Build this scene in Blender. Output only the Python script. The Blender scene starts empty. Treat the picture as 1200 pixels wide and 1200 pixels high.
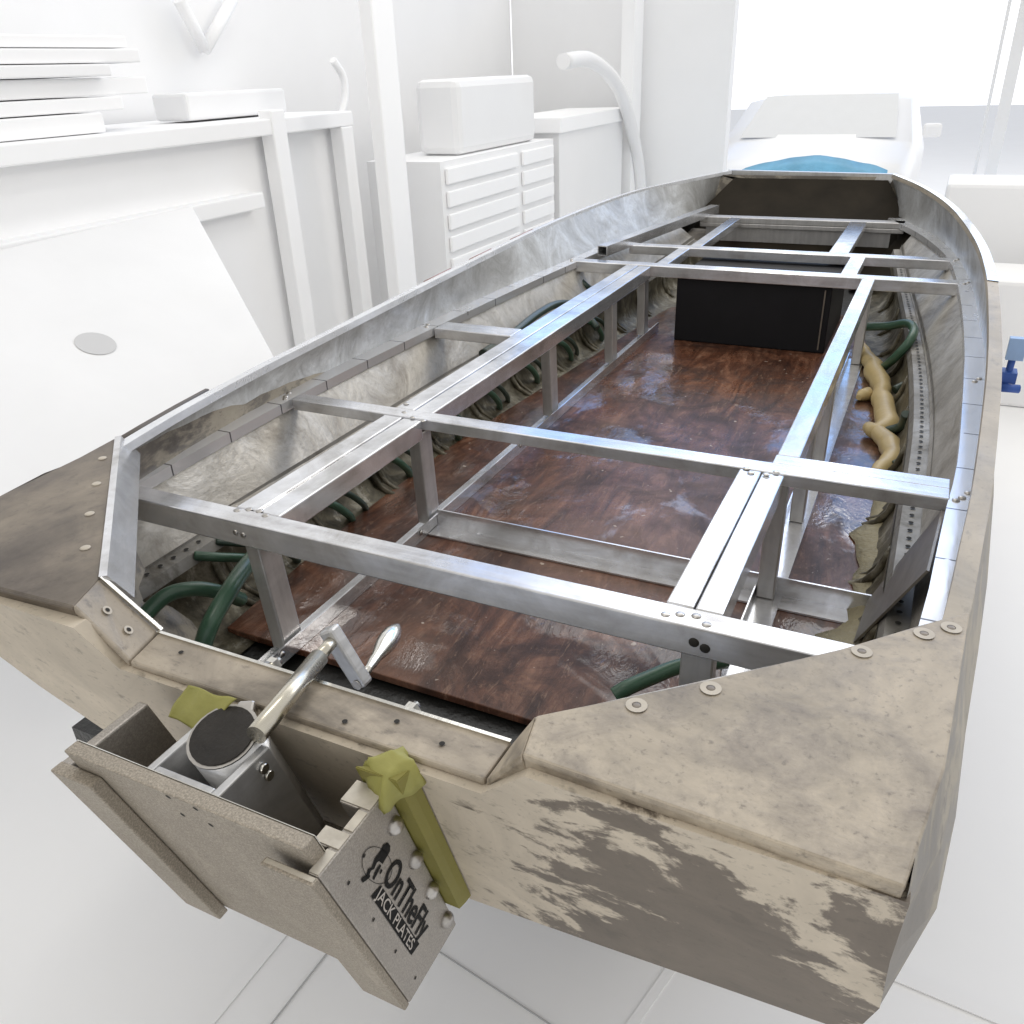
import bpy, bmesh, math, random
from mathutils import Vector, Matrix, noise
random.seed(7)
sc = bpy.context.scene
col = sc.collection
# ------------------------------------------------------------------ frame of reference
# 1 unit of drawing = 0.65 m; x starboard (0 = keel line), y forward, z relative to eye height (ground at -2.46)
S, EYE, GZ = 0.65, 0.877, -2.46
F = 984.7294
def _d(px, py):
    return Vector((px - 600., py - 600., F)).normalized()
AY = _d(1138, 60)
AX = -_d(-1634, 170)
AZ = AX.cross(AY).normalized()
def ray(px, py):
    d = _d(px, py)
    return Vector((AX.dot(d), AY.dot(d), AZ.dot(d)))
def Pz(px, py, z):
    r = ray(px, py); r = r * (z / r.z); return Vector((r.x + EYE, r.y, z))
def Py(px, py, y):
    r = ray(px, py); r = r * (y / r.y); return Vector((r.x + EYE, y, r.z))
def Px(px, py, x):
    r = ray(px, py); r = r * ((x - EYE) / r.x); return Vector((x, r.y, r.z))
def W(v):
    return Vector((v[0] * S, v[1] * S, (v[2] - GZ) * S))
TK = .30
def ty(z):            # y of the raked transom at height z
    return .775 + TK * (-.87 - z)

# ------------------------------------------------------------------ mesh builder
class MB:
    def __init__(s): s.v = []; s.f = []; s.sm = []; s.mi = {}; s.cur = 0
    def add(s, vs, fs, smooth=False):
        o = len(s.v); s.v += [Vector(v) for v in vs]
        for f in fs:
            if s.cur: s.mi[len(s.f)] = s.cur
            s.f.append([i + o for i in f]); s.sm.append(smooth)
    def box(s, x0, x1, y0, y1, z0, z1):
        s.hexa([(x0,y0,z0),(x1,y0,z0),(x1,y1,z0),(x0,y1,z0)], [(x0,y0,z1),(x1,y0,z1),(x1,y1,z1),(x0,y1,z1)])
    def hexa(s, b, t):
        n = len(b)
        fs = [list(range(n))[::-1], list(range(n, 2*n))] + [[i, (i+1) % n, n + (i+1) % n, n + i] for i in range(n)]
        s.add(list(b) + list(t), fs)
    def sbox(s, x0, x1, d0, d1, z0, z1):     # box sheared along the raked transom; d = distance from it (negative = aft)
        q = lambda z: [(x0, ty(z)+d0, z), (x1, ty(z)+d0, z), (x1, ty(z)+d1, z), (x0, ty(z)+d1, z)]
        s.hexa(q(z0), q(z1))
    def bar(s, a, b, w, h, up=(0,0,1)):      # box from a to b, a/b = centre line of the TOP face
        a = Vector(a); b = Vector(b); t = (b-a).normalized(); u = Vector(up)
        r = t.cross(u).normalized(); u = r.cross(t).normalized()
        r *= w/2; d = u * h
        s.hexa([a-r-d, a+r-d, b+r-d, b-r-d], [a-r, a+r, b+r, b-r])
    def tube(s, pts, r, n=10, cap=True, radii=None, smooth=True):
        pts = [Vector(p) for p in pts]; rings = []
        up = Vector((0,0,1)); prev = None
        for i, p in enumerate(pts):
            t = (pts[min(i+1, len(pts)-1)] - pts[max(i-1, 0)]).normalized()
            if prev is None:
                a = t.cross(up)
                if a.length < .1: a = t.cross(Vector((1,0,0)))
            else: a = prev - t * prev.dot(t)
            a.normalize(); prev = a; b = t.cross(a)
            rr = radii[i] if radii else r
            rings.append([p + (a*math.cos(k*2*math.pi/n) + b*math.sin(k*2*math.pi/n))*rr for k in range(n)])
        vs = [v for rg in rings for v in rg]; fs = []
        for i in range(len(pts)-1):
            for k in range(n):
                fs.append([i*n+k, i*n+(k+1)%n, (i+1)*n+(k+1)%n, (i+1)*n+k])
        s.add(vs, fs, smooth)
        if cap:
            o = len(s.v) - len(vs)
            s.f.append([o+k for k in range(n)][::-1]); s.sm.append(False)
            s.f.append([o+(len(pts)-1)*n+k for k in range(n)]); s.sm.append(False)
    def dome(s, c, nrm, r, h=None, n=10):    # bolt or rivet head
        c = Vector(c); nz = Vector(nrm).normalized(); h = h or r*.55
        a = nz.cross(Vector((.3,.2,.9))).normalized(); b = nz.cross(a)
        vs = []; fs = []
        for rr, hh in ((1,-.1),(1,.25),(.8,.7),(.45,.95)):
            vs += [c + (a*math.cos(k*2*math.pi/n)+b*math.sin(k*2*math.pi/n))*r*rr + nz*h*hh for k in range(n)]
        for i in range(3):
            for k in range(n): fs.append([i*n+k, i*n+(k+1)%n, (i+1)*n+(k+1)%n, (i+1)*n+k])
        fs.append([3*n+k for k in range(n)])
        s.add(vs, fs, True)
    def grid(s, rows, smooth=True):
        n = len(rows[0]); vs = [v for r in rows for v in r]
        fs = [[i*n+k, i*n+k+1, (i+1)*n+k+1, (i+1)*n+k] for i in range(len(rows)-1) for k in range(n-1)]
        s.add(vs, fs, smooth)
    def prism(s, poly, off):                 # polygon extruded by a vector
        off = Vector(off); s.hexa([Vector(p)+off for p in poly], poly)
    def disc(s, c, nrm, r, n=14, r0=0):
        c = Vector(c); nz = Vector(nrm).normalized(); a = nz.cross(Vector((.3,.2,.9))).normalized(); b = nz.cross(a)
        o = [c+(a*math.cos(k*2*math.pi/n)+b*math.sin(k*2*math.pi/n))*r for k in range(n)]
        if r0:
            i_ = [c+(a*math.cos(k*2*math.pi/n)+b*math.sin(k*2*math.pi/n))*r0 for k in range(n)]
            s.add(o+i_, [[k,(k+1)%n,n+(k+1)%n,n+k] for k in range(n)])
        else: s.add(o, [list(range(n))])
    def build(s, name, mat, parent=None, bevel=0, thick=0, sub=0, world=True, seg=2, mat2=None):
        me = bpy.data.meshes.new(name)
        org = Vector(parent['_o']) if parent and '_o' in parent else Vector((0,0,0))
        me.from_pydata([tuple((W(v) if world else v) - org) for v in s.v], [], s.f)
        me.polygons.foreach_set('use_smooth', s.sm); pass
        bm = bmesh.new(); bm.from_mesh(me)
        bmesh.ops.recalc_face_normals(bm, faces=bm.faces); bm.to_mesh(me); bm.free()
        me.materials.append(mat)
        if mat2: me.materials.append(mat2)
        for k, i in s.mi.items(): me.polygons[k].material_index = i
        o = bpy.data.objects.new(name, me); col.objects.link(o)
        if parent: o.parent = parent; o['_o'] = list(org)
        if thick:
            m = o.modifiers.new('t', 'SOLIDIFY'); m.thickness = thick*S; m.offset = 0
        if bevel:
            m = o.modifiers.new('b', 'BEVEL'); m.width = bevel*S; m.segments = seg; m.limit_method = 'ANGLE'; m.angle_limit = .6
            m.harden_normals = False
        if sub:
            m = o.modifiers.new('s', 'SUBSURF'); m.levels = sub; m.render_levels = sub
        return o
def tag(o, label, cat, group=None, kind=None):
    if label: o['label'] = label
    if cat: o['category'] = cat
    if group: o['group'] = group
    if kind: o['kind'] = kind
    return o
def thing(name, loc, label, cat, group=None):
    o = bpy.data.objects.new(name, None); col.objects.link(o)
    w = W(loc); o.location = w; o['_o'] = list(w); o.empty_display_size = .1
    return tag(o, label, cat, group)
def cat_rom(pts, n=8):
    pts = [Vector(p) for p in pts]; out = []
    P = [pts[0]*2-pts[1]] + pts + [pts[-1]*2-pts[-2]]
    for i in range(1, len(P)-2):
        for k in range(n):
            t = k/n; a, b, c, d = P[i-1:i+3]
            out.append(.5*((2*b)+(c-a)*t+(2*a-5*b+4*c-d)*t*t+(3*b-a-3*c+d)*t**3))
    out.append(pts[-1]); return out
def at_y(curve, y):                          # point of a fore-aft polyline at y
    for a, b in zip(curve, curve[1:]):
        if a.y <= y <= b.y: return a.lerp(b, (y-a.y)/max(b.y-a.y, 1e-6))
    return curve[0] if y < curve[0].y else curve[-1]

# ------------------------------------------------------------------ materials
def mat(name):
    m = bpy.data.materials.new(name); m.use_nodes = True
    nt = m.node_tree; return m, nt, nt.nodes['Principled BSDF']
def nd(nt, t, **k):
    n = nt.nodes.new(t)
    for a, b in k.items():
        if a in n.inputs: n.inputs[a].default_value = b
        else: setattr(n, a, b)
    return n
def coord(nt, scale=(1,1,1), rot=(0,0,0)):
    c = nd(nt, 'ShaderNodeTexCoord'); g = nd(nt, 'ShaderNodeNewGeometry')
    m = nd(nt, 'ShaderNodeMapping'); m.inputs['Scale'].default_value = scale; m.inputs['Rotation'].default_value = rot
    nt.links.new(g.outputs['Position'], m.inputs['Vector']); return m.outputs['Vector']
def noise_(nt, vec, scale, detail=5, rough=.6, dist=0):
    n = nd(nt, 'ShaderNodeTexNoise'); n.inputs['Scale'].default_value = scale; n.inputs['Detail'].default_value = detail
    n.inputs['Roughness'].default_value = rough; n.inputs['Distortion'].default_value = dist
    nt.links.new(vec, n.inputs['Vector']); return n.outputs['Fac']
def ramp(nt, fac, stops):
    r = nd(nt, 'ShaderNodeValToRGB'); e = r.color_ramp.elements
    while len(e) < len(stops): e.new(.5)
    for el, (p, c) in zip(e, stops):
        el.position = p; el.color = (c, c, c, 1) if not hasattr(c, '__len__') else (*c, 1)
    nt.links.new(fac, r.inputs['Fac']); return r.outputs['Color']
def mix(nt, fac, a, b, mode='MIX'):
    m = nd(nt, 'ShaderNodeMix', data_type='RGBA', blend_type=mode)
    for i, v in ((0, fac), (6, a), (7, b)):
        if isinstance(v, (int, float)): m.inputs[i].default_value = v
        elif isinstance(v, (tuple, list)): m.inputs[i].default_value = (*v, 1)
        else: nt.links.new(v, m.inputs[i])
    return m.outputs[2]
def bump(nt, h, bs, strength=.2, dist=.01):
    b = nd(nt, 'ShaderNodeBump'); b.inputs['Strength'].default_value = strength; b.inputs['Distance'].default_value = dist
    nt.links.new(h, b.inputs['Height']); nt.links.new(b.outputs['Normal'], bs.inputs['Normal'])
def math_(nt, op, a, b=None):
    m = nd(nt, 'ShaderNodeMath', operation=op)
    for i, v in ((0, a), (1, b)):
        if v is None: continue
        if isinstance(v, (int, float)): m.inputs[i].default_value = v
        else: nt.links.new(v, m.inputs[i])
    return m.outputs[0]

def metal(name, base, dark, rough=.32, metallic=1., stretch=(1,.12,1), smudge=.5, fine=60, bumpS=.05, dirt=None):
    m, nt, b = mat(name)
    big = noise_(nt, coord(nt), 7, 6, .65, .6)
    fin = noise_(nt, coord(nt, stretch), fine, 3, .6)
    c = mix(nt, ramp(nt, big, [(.35, 0), (.65, 1)]), dark, base)
    c = mix(nt, math_(nt, 'MULTIPLY', ramp(nt, fin, [(.35, 0), (.7, 1)]), .35), c, tuple(min(1, x*1.25) for x in base))
    if dirt:
        dn = noise_(nt, coord(nt), dirt[1], 7, .7, .4)
        c = mix(nt, ramp(nt, dn, [(dirt[2], 0), (dirt[2]+.1, dirt[3])]), c, dirt[0])
    nt.links.new(c, b.inputs['Base Color'])
    b.inputs['Metallic'].default_value = metallic
    r = ramp(nt, big, [(.3, rough+smudge*.25), (.7, rough)])
    nt.links.new(r, b.inputs['Roughness'])
    bump(nt, fin, b, bumpS, .004); return m
M = {}
M['tube'] = metal('frame_aluminium', (.80,.81,.84), (.46,.45,.44), .13, .80, stretch=(.6,.15,1))
M['bar'] = metal('crossbar_aluminium', (.80,.81,.84), (.42,.405,.39), .15, .72, stretch=(.08,1,1))
M['post'] = metal('post_aluminium', (.62,.61,.595), (.44,.43,.42), .34, .75, stretch=(1,1,.1))
def skin_mat(name, light, mid, dark, bs):
    """crumpled, smeared sheet aluminium"""
    m, nt, b = mat(name)
    n1 = noise_(nt, coord(nt), 5.5, 8, .66, 1.4); n2 = noise_(nt, coord(nt), 22, 7, .72, 2.2); n3 = noise_(nt, coord(nt), 95, 3, .6)
    c = ramp(nt, n1, [(.34, dark), (.5, mid), (.64, light)])
    c = mix(nt, ramp(nt, n2, [(.54,0),(.68,.28)]), c, tuple(x*.5 for x in mid))
    c = mix(nt, ramp(nt, n2, [(.31,.25),(.40,0)]), c, tuple(min(1,x*1.3) for x in light))
    c = mix(nt, ramp(nt, n3, [(.55,0),(.7,.3)]), c, dark)
    nt.links.new(c, b.inputs['Base Color']); b.inputs['Metallic'].default_value = .55
    nt.links.new(ramp(nt, n2, [(.3,.34),(.7,.58)]), b.inputs['Roughness'])
    h = math_(nt, 'ADD', math_(nt, 'MULTIPLY', n1, 1.6), math_(nt, 'MULTIPLY', n2, .35))
    bump(nt, h, b, bs, .02); return m
M['skin'] = skin_mat('hull_skin_aluminium', (.56,.535,.49), (.46,.435,.39), (.30,.275,.24), .16)
M['panel'] = skin_mat('side_panel_aluminium', (.60,.61,.61), (.48,.48,.47), (.36,.355,.34), .10)
M['bright'] = metal('chrome_steel', (.75,.74,.70), (.55,.53,.48), .14, fine=80)
M['brass'] = metal('zinc_plated_steel', (.68,.645,.55), (.46,.43,.37), .2, fine=80)
M['bolt'] = metal('bolt_steel', (.55,.53,.50), (.3,.28,.26), .25)
M['cast'] = metal('cast_aluminium', (.64,.64,.64), (.36,.355,.35), .32, .8, fine=30, bumpS=.4)
M['plated'] = metal('dull_brace_aluminium', (.36,.34,.31), (.26,.245,.225), .4, .9, smudge=.4)
M['flange'] = metal('dull_flange_aluminium', (.34,.325,.30), (.20,.19,.17), .5, .6, smudge=.6, stretch=(1,.5,.5), fine=25, bumpS=.25, dirt=((.10,.085,.06), 8, .55, .6))
M['plate'] = metal('sandy_oxidised_aluminium', (.345,.30,.235), (.25,.215,.165), .55, .45, stretch=(1,1,1), fine=160, bumpS=.15, dirt=((.46,.41,.33), 90, .60, .5))
def grainy(name, base, rough, met, amp):
    m, nt, b = mat(name)
    n1 = noise_(nt, coord(nt), 6, 7, .65, .8); n2 = noise_(nt, coord(nt), 430, 3, .7); n3 = noise_(nt, coord(nt,(1,1,.25)), 24, 5, .7)
    c = mix(nt, n1, tuple(x*.72 for x in base), tuple(x*1.22 for x in base))
    c = mix(nt, ramp(nt, n2, [(.38,amp),(.5,0)]), c, tuple(x*.45 for x in base)); c = mix(nt, ramp(nt, n2, [(.52,0),(.64,amp)]), c, tuple(min(1,x*1.7) for x in base))
    c = mix(nt, ramp(nt, n3, [(.62,0),(.7,.4)]), c, tuple(min(1,x*1.45) for x in base))
    nt.links.new(c, b.inputs['Base Color']); b.inputs['Metallic'].default_value = met
    nt.links.new(ramp(nt, n1, [(.3,rough+.12),(.7,rough)]), b.inputs['Roughness']); bump(nt, n2, b, .25, .002); return m
M['plate'] = grainy('sandy_oxidised_aluminium', (.335,.295,.240), .55, .35, .45)
M['bracketg'] = grainy('bare_bracket_aluminium', (.40,.37,.335), .42, .65, .3)
M['bracket'] = metal('bare_bracket_aluminium', (.46,.43,.40), (.33,.305,.28), .45, .75, stretch=(1,1,1), fine=120, bumpS=.1)
M['sawn'] = metal('sawn_edge_aluminium', (.66,.62,.54), (.40,.36,.30), .45, .7, stretch=(1,1,1), fine=40, bumpS=.3)

M['rim'] = metal('bright_rim_aluminium', (.86,.88,.92), (.62,.63,.65), .2, .4, stretch=(1,.15,1))
def shelf_mat():
    m, nt, b = mat('marked_shelf_aluminium')
    g = nd(nt, 'ShaderNodeNewGeometry'); sp = nd(nt, 'ShaderNodeSeparateXYZ'); nt.links.new(g.outputs['Position'], sp.inputs[0])
    big = noise_(nt, coord(nt), 6, 5, .6); c = mix(nt, big, (.66,.66,.66), (.84,.84,.85))
    fr = math_(nt, 'FRACT', math_(nt, 'MULTIPLY', sp.outputs['Y'], 1/.172))
    ln = math_(nt, 'LESS_THAN', fr, .022)
    br = math_(nt, 'GREATER_THAN', noise_(nt, coord(nt), 11, 2), .40)
    c = mix(nt, math_(nt, 'MULTIPLY', math_(nt, 'MULTIPLY', ln, br), .85), c, (.05,.05,.06))
    nt.links.new(c, b.inputs['Base Color']); b.inputs['Metallic'].default_value = .62
    nt.links.new(ramp(nt, big, [(.3,.30),(.7,.13)]), b.inputs['Roughness'])
    bump(nt, noise_(nt, coord(nt,(1,.2,1)), 50, 3), b, .05, .003); return m
M['shelf'] = shelf_mat()

def worn(name, paint, bare, scale, stretch, lo, hi, rot=(0,0,0), bias=None, rough=.6, spot=True, tone=.2, spots=.7):
    """old tan paint rubbed through to bare grey metal"""
    m, nt, b = mat(name)
    n1 = noise_(nt, coord(nt, stretch, rot), scale, 8, .62, .9)
    n2 = noise_(nt, coord(nt, tuple(x*1.0 for x in stretch), rot), scale*4.5, 6, .7, .3)
    f = math_(nt, 'ADD', math_(nt, 'MULTIPLY', n1, .68), math_(nt, 'MULTIPLY', n2, .32))
    if bias:
        g = nd(nt, 'ShaderNodeNewGeometry'); sp = nd(nt, 'ShaderNodeSeparateXYZ'); nt.links.new(g.outputs['Position'], sp.inputs[0])
        for ax, k, c0 in bias:
            v = math_(nt, 'MULTIPLY', math_(nt, 'SUBTRACT', sp.outputs[ax], c0), k)
            f = math_(nt, 'ADD', f, v)
    msk = ramp(nt, f, [(lo, 0), (hi, 1)])
    soft = ramp(nt, noise_(nt, coord(nt), 4.5, 8, .68, 1.0), [(.3,0),(.7,1)])
    pc = mix(nt, soft, tuple(x*(1-tone) for x in paint), tuple(min(1,x*(1+tone*.45)) for x in paint))
    bc = mix(nt, soft, tuple(x*.75 for x in bare), tuple(x*1.25 for x in bare))
    c = mix(nt, msk, pc, bc)
    if spot:
        sp_ = noise_(nt, coord(nt, stretch, rot), scale*9, 4, .6)
        c = mix(nt, ramp(nt, sp_, [(.60,0),(.70,spots)]), c, tuple(x*.7 for x in bare))
        sp2 = noise_(nt, coord(nt), 120, 3, .65)
        c = mix(nt, ramp(nt, sp2, [(.60,0),(.72,.35)]), c, tuple(x*.6 for x in bare))
    nt.links.new(c, b.inputs['Base Color'])
    nt.links.new(math_(nt, 'MULTIPLY', msk, .55), b.inputs['Metallic'])
    nt.links.new(ramp(nt, f, [(lo, rough), (hi, rough*.75)]), b.inputs['Roughness'])
    bump(nt, f, b, .15, .006); return m
M['transom'] = worn('worn_transom_paint', (.56,.49,.39), (.165,.138,.110), 4.6, (.72,1,1.15), .53, .56, rot=(0,.22,0), bias=(('X', .30, .33),('Z', -.30, .84)), tone=.28, spots=.5)
M['hull'] = worn('worn_hull_paint', (.36,.32,.255), (.19,.17,.145), 6, (1,.6,1.3), .47, .53, tone=.3)
M['deck'] = worn('mottled_deck_paint', (.45,.385,.295), (.17,.145,.12), 12, (1,1,1), .44, .68, rough=.5, tone=.45, spots=.55)
M['deckp'] = worn('dark_stained_deck_paint', (.27,.225,.17), (.115,.095,.078), 5, (1,.6,1), .36, .62, rough=.45, tone=.4, spots=.4)  # dimmer light on the port deck painted in as darker brown
M['cap'] = worn('dirty_cap_paint', (.45,.385,.30), (.20,.172,.14), 10, (.45,1,1), .46, .64, rough=.5, tone=.45, spots=.55)

M['railtan'] = worn('tan_rail_paint', (.42,.365,.285), (.27,.24,.20), 9, (1,.4,1), .48, .72, rough=.5, tone=.3, spots=.4)

def plywood():
    m, nt, b = mat('epoxied_plywood')
    v = coord(nt, (4, .9, 1), (0,0,.25))
    n1 = noise_(nt, v, 3.2, 9, .74, 1.6); n2 = noise_(nt, coord(nt), 4.5, 8, .7, 1.0); n3 = noise_(nt, coord(nt, (5,1.1,1), (0,0,.2)), 15, 6, .75, .8)
    c = ramp(nt, n1, [(.32,(.026,.011,.007)), (.5,(.125,.050,.027)), (.68,(.27,.135,.082))])
    c = mix(nt, ramp(nt, n2, [(.44,0),(.60,.82)]), c, (.030,.013,.009))
    c = mix(nt, ramp(nt, n3, [(.57,0),(.66,.55)]), c, (.27,.165,.11))
    dust = noise_(nt, coord(nt), 2.2, 7, .65, .6)
    c = mix(nt, ramp(nt, dust, [(.52,0),(.70,.5)]), c, (.23,.135,.095))
    st = noise_(nt, coord(nt), 46, 2, .5)
    c = mix(nt, ramp(nt, st, [(.72,0),(.75,.8)]), c, (.50,.42,.35))
    nt.links.new(c, b.inputs['Base Color'])
    nt.links.new(ramp(nt, n2, [(.35,.22),(.7,.5)]), b.inputs['Roughness'])
    g = nd(nt, 'ShaderNodeNewGeometry'); sp = nd(nt, 'ShaderNodeSeparateXYZ'); nt.links.new(g.outputs['Position'], sp.inputs[0])
    side = math_(nt, 'MULTIPLY', math_(nt, 'ABSOLUTE', math_(nt, 'ADD', sp.outputs['X'], -.06)), .28)
    pud = math_(nt, 'ADD', noise_(nt, coord(nt), 3.6, 5, .6, .6), side)      # puddles of gloss resin, more of them by the sides
    for p_, r_ in ((Pz(772,448,-1.42), .26), (Pz(992,478,-1.42), .30), (Pz(760,420,-1.42), .16), (Pz(985,740,-1.42), .13), (Pz(715,520,-1.42), .14)):
        ds = nd(nt, 'ShaderNodeVectorMath', operation='DISTANCE'); nt.links.new(g.outputs['Position'], ds.inputs[0]); ds.inputs[1].default_value = W(p_)
        pud = math_(nt, 'ADD', pud, math_(nt, 'MULTIPLY', math_(nt, 'MAXIMUM', math_(nt, 'SUBTRACT', 1, math_(nt, 'DIVIDE', ds.outputs['Value'], r_)), 0), .22))
    nt.links.new(ramp(nt, pud, [(.59,.0),(.65,1)]), b.inputs['Coat Weight'])
    b.inputs['Coat Roughness'].default_value = .05; b.inputs['Specular IOR Level'].default_value = .3
    h = math_(nt, 'ADD', math_(nt, 'MULTIPLY', n1, .6), math_(nt, 'MULTIPLY', n3, .4))
    bump(nt, h, b, .35, .006)
    cb = nd(nt, 'ShaderNodeBump'); cb.inputs['Strength'].default_value = .45; cb.inputs['Distance'].default_value = .004
    nt.links.new(noise_(nt, coord(nt,(1.5,.8,1)), 16, 4, .65, .8), cb.inputs['Height']); nt.links.new(cb.outputs['Normal'], b.inputs['Coat Normal'])
    return m
M['ply'] = plywood()
def grimy():
    m, nt, b = mat('grimy_bilge_aluminium')
    n1 = noise_(nt, coord(nt), 9, 8, .68, .8); n2 = noise_(nt, coord(nt, (1,1,.4)), 26, 6, .7)
    c = ramp(nt, n1, [(.32,(.028,.024,.014)), (.5,(.115,.10,.066)), (.68,(.30,.28,.22))])
    c = mix(nt, ramp(nt, n2, [(.52,0),(.64,.75)]), c, (.04,.034,.02)); c = mix(nt, ramp(nt, n2, [(.34,.5),(.42,0)]), c, (.44,.42,.36))
    nt.links.new(c, b.inputs['Base Color']); b.inputs['Metallic'].default_value = .45
    b.inputs['Roughness'].default_value = .42; bump(nt, n2, b, .4, .006); return m
M['grime'] = grimy()
def plain(name, c, rough=.6, metallic=0, var=.12, scale=8, bumpS=0, coat=0, spec=.5):
    m, nt, b = mat(name)
    n = noise_(nt, coord(nt), scale, 5, .6, .3)
    nt.links.new(mix(nt, n, tuple(x*(1-var) for x in c), tuple(min(1,x*(1+var)) for x in c)), b.inputs['Base Color'])
    b.inputs['Roughness'].default_value = rough; b.inputs['Metallic'].default_value = metallic
    b.inputs['Coat Weight'].default_value = coat; b.inputs['Specular IOR Level'].default_value = spec
    if bumpS: bump(nt, noise_(nt, coord(nt), scale*5, 4), b, bumpS, .006)
    return m
M['hose'] = plain('green_rubber_hose', (.045,.10,.062), .32, var=.3, scale=20)
M['hosed'] = plain('dark_green_hose', (.03,.05,.036), .35, var=.35, scale=20)
M['inner'] = plain('bare_inner_sheet', (.78,.79,.80), .5, .3, var=.1, scale=6)
M['bow'] = plain('dark_stained_bow_skin', (.020,.016,.011), .65, 0, var=.7, scale=6, spec=.08)  # shade inside the bow is put into this near-black colour
M['black'] = plain('black_painted_board', (.010,.010,.012), .55, var=.4, scale=6, spec=.25)
M['tar'] = plain('black_bilge_coating', (.012,.012,.011), .35, var=.6, scale=12, bumpS=.5)
M['rubber'] = plain('smeared_black_rubber', (.022,.019,.016), .42, var=.98, scale=14, bumpS=.5, spec=.3)
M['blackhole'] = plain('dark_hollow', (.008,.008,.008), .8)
M['foam'] = plain('yellowed_foam', (.52,.40,.19), .38, var=.25, scale=7, bumpS=.25)
M['foamflat'] = plain('flat_dried_foam', (.30,.262,.165), .65, var=.5, scale=16, bumpS=1.)
M['tape'] = plain('yellow_green_tape', (.30,.285,.075), .55, var=.18, scale=12, bumpS=.25)
M['tapedk'] = plain('olive_tape', (.20,.18,.035), .6, var=.14, scale=10, bumpS=.1)
M['ink'] = plain('black_decal_ink', (.006,.006,.006), .6, var=.1, spec=.15)
M['white'] = plain('white_decal_ink', (.52,.48,.44), .5, var=.05)
M['washer'] = plain('pale_washer_ring', (.50,.45,.375), .55, 0, var=.2, scale=30)
M['screwdk'] = plain('worn_screw_head', (.22,.19,.16), .5, .6, var=.4, scale=40)
M['hole'] = plain('dark_drill_hole', (.02,.018,.015), .8)
M['blue'] = plain('faded_blue_tarpaulin', (.13,.38,.58), .5, var=.45, scale=6, bumpS=.6)
M['bluep'] = plain('blue_trailer_paint', (.30,.44,.68), .35, var=.25)
M['bluedk'] = plain('dark_blue_strap', (.03,.09,.36), .5, var=.3)
M['red'] = plain('maroon_paint', (.30,.17,.16), .6); M['rail'] = plain('dark_rub_rail', (.10,.085,.075), .5)
def pale(name, v, var=.03, rough=.8): return plain(name, (v, v, v*1.003), rough, 0, var, 2.5)
M['floor'] = pale('pale_tile_floor', .93, .03, .6); M['wall'] = pale('pale_workshop_wall', .93)
M['p1'] = pale('pale_board_light', .96); M['p2'] = pale('pale_board_mid', .93); M['p3'] = pale('pale_grey_panel', .90); M['p4'] = pale('pale_grey_dark', .86); M['ptab'] = pale('pale_table_top', .82, .06)
M['spot'] = pale('grey_round_spot', .58); M['drive'] = pale('sunlit_driveway', .90); M['seam'] = pale('tile_seam', .93); M['seamd'] = pale('dark_tile_seam', .45)
M['glass'] = plain('pale_windscreen', (.70,.71,.72), .5, var=.03); M['carw'] = plain('white_car_paint', (.93,.93,.93), .4, var=.01)

def heads(name, mt, par, pts, n=(0,0,1), r=.010, h=None):
    for p in pts:
        b = MB(); b.dome(p, n, r, h); b.build(name, M[mt], par)
def holes(par, pts, n=(0,0,1), r=.005):
    for p in pts:
        b = MB(); b.disc(p, n, r, 10); b.build('drill_hole', M['hole'], par)

# ------------------------------------------------------------------ hull lines (x, y, z)
rimL = cat_rom([(-1.0,1.30,-.862), Pz(160,507,-.86), Pz(219,473,-.86), Pz(300,430,-.857), Pz(400,380,-.845), Pz(540,310,-.818), Pz(650,258,-.80), Pz(735,226,-.785), Pz(800,211,-.775), Pz(855,200,-.765)])
rimR = cat_rom([(1.02,1.25,-.862), Pz(1135,720,-.855), Pz(1150,640,-.85), Pz(1163,560,-.845), Pz(1173,440,-.825), Pz(1172,370,-.81), Pz(1166,320,-.80), Pz(1150,280,-.788), Pz(1120,243,-.778), Pz(1085,220,-.77), Pz(1050,205,-.765)])
shoL = cat_rom([(-1.06,1.10,-1), (-1.12,1.47,-1), (-1.13,1.86,-1), (-1.14,2.3,-1), (-1.14,2.7,-1), (-1.12,3.5,-1), (-1.05,4.6,-1), (-.93,5.88,-1), (-.75,6.85,-1)])
shoR = cat_rom([(1.0,1.1,-1), (1.04,1.7,-1), (1.065,1.95,-1), (1.09,2.33,-1), (1.11,2.88,-1), (1.12,3.44,-1), (1.1,4.06,-1), (1.07,4.72,-1), (1.0,5.36,-1), (.9,5.87,-1), (.79,6.21,-1), (.60,6.75,-1)])
shiL = cat_rom([(-1.0,1.15,-1), (-1.03,1.39,-1), (-1.055,1.78,-1), (-1.07,2.19,-1), (-1.07,2.65,-1), (-1.045,3.4,-1), (-.985,4.5,-1), (-.865,5.8,-1), (-.69,6.7,-1)])
shiR = cat_rom([(.93,1.1,-1), (.985,1.61,-1), (1.0,1.83,-1), (1.02,2.15,-1), (1.04,2.43,-1), (1.05,3.11,-1), (1.05,3.64,-1), (1.03,4.35,-1), (.98,5.12,-1), (.885,5.65,-1), (.74,6.15,-1), (.56,6.6,-1)])
YS = [1.1 + .17*i for i in range(31)]        # stations 1.1 .. 6.88
def taper(y):                                # plan taper of the bottom towards the bow
    return 1 if y < 3 else 1 - .34*((y-3)/3.4)**1.6
def rise(y): return 0 if y < 5 else .42*((y-5)/2)**2

boat = thing('aluminum_boat', (0,3.5,-1.5), 'stripped flat-bottomed aluminium boat with worn tan paint on its stern, seen from behind', 'boat')
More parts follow.
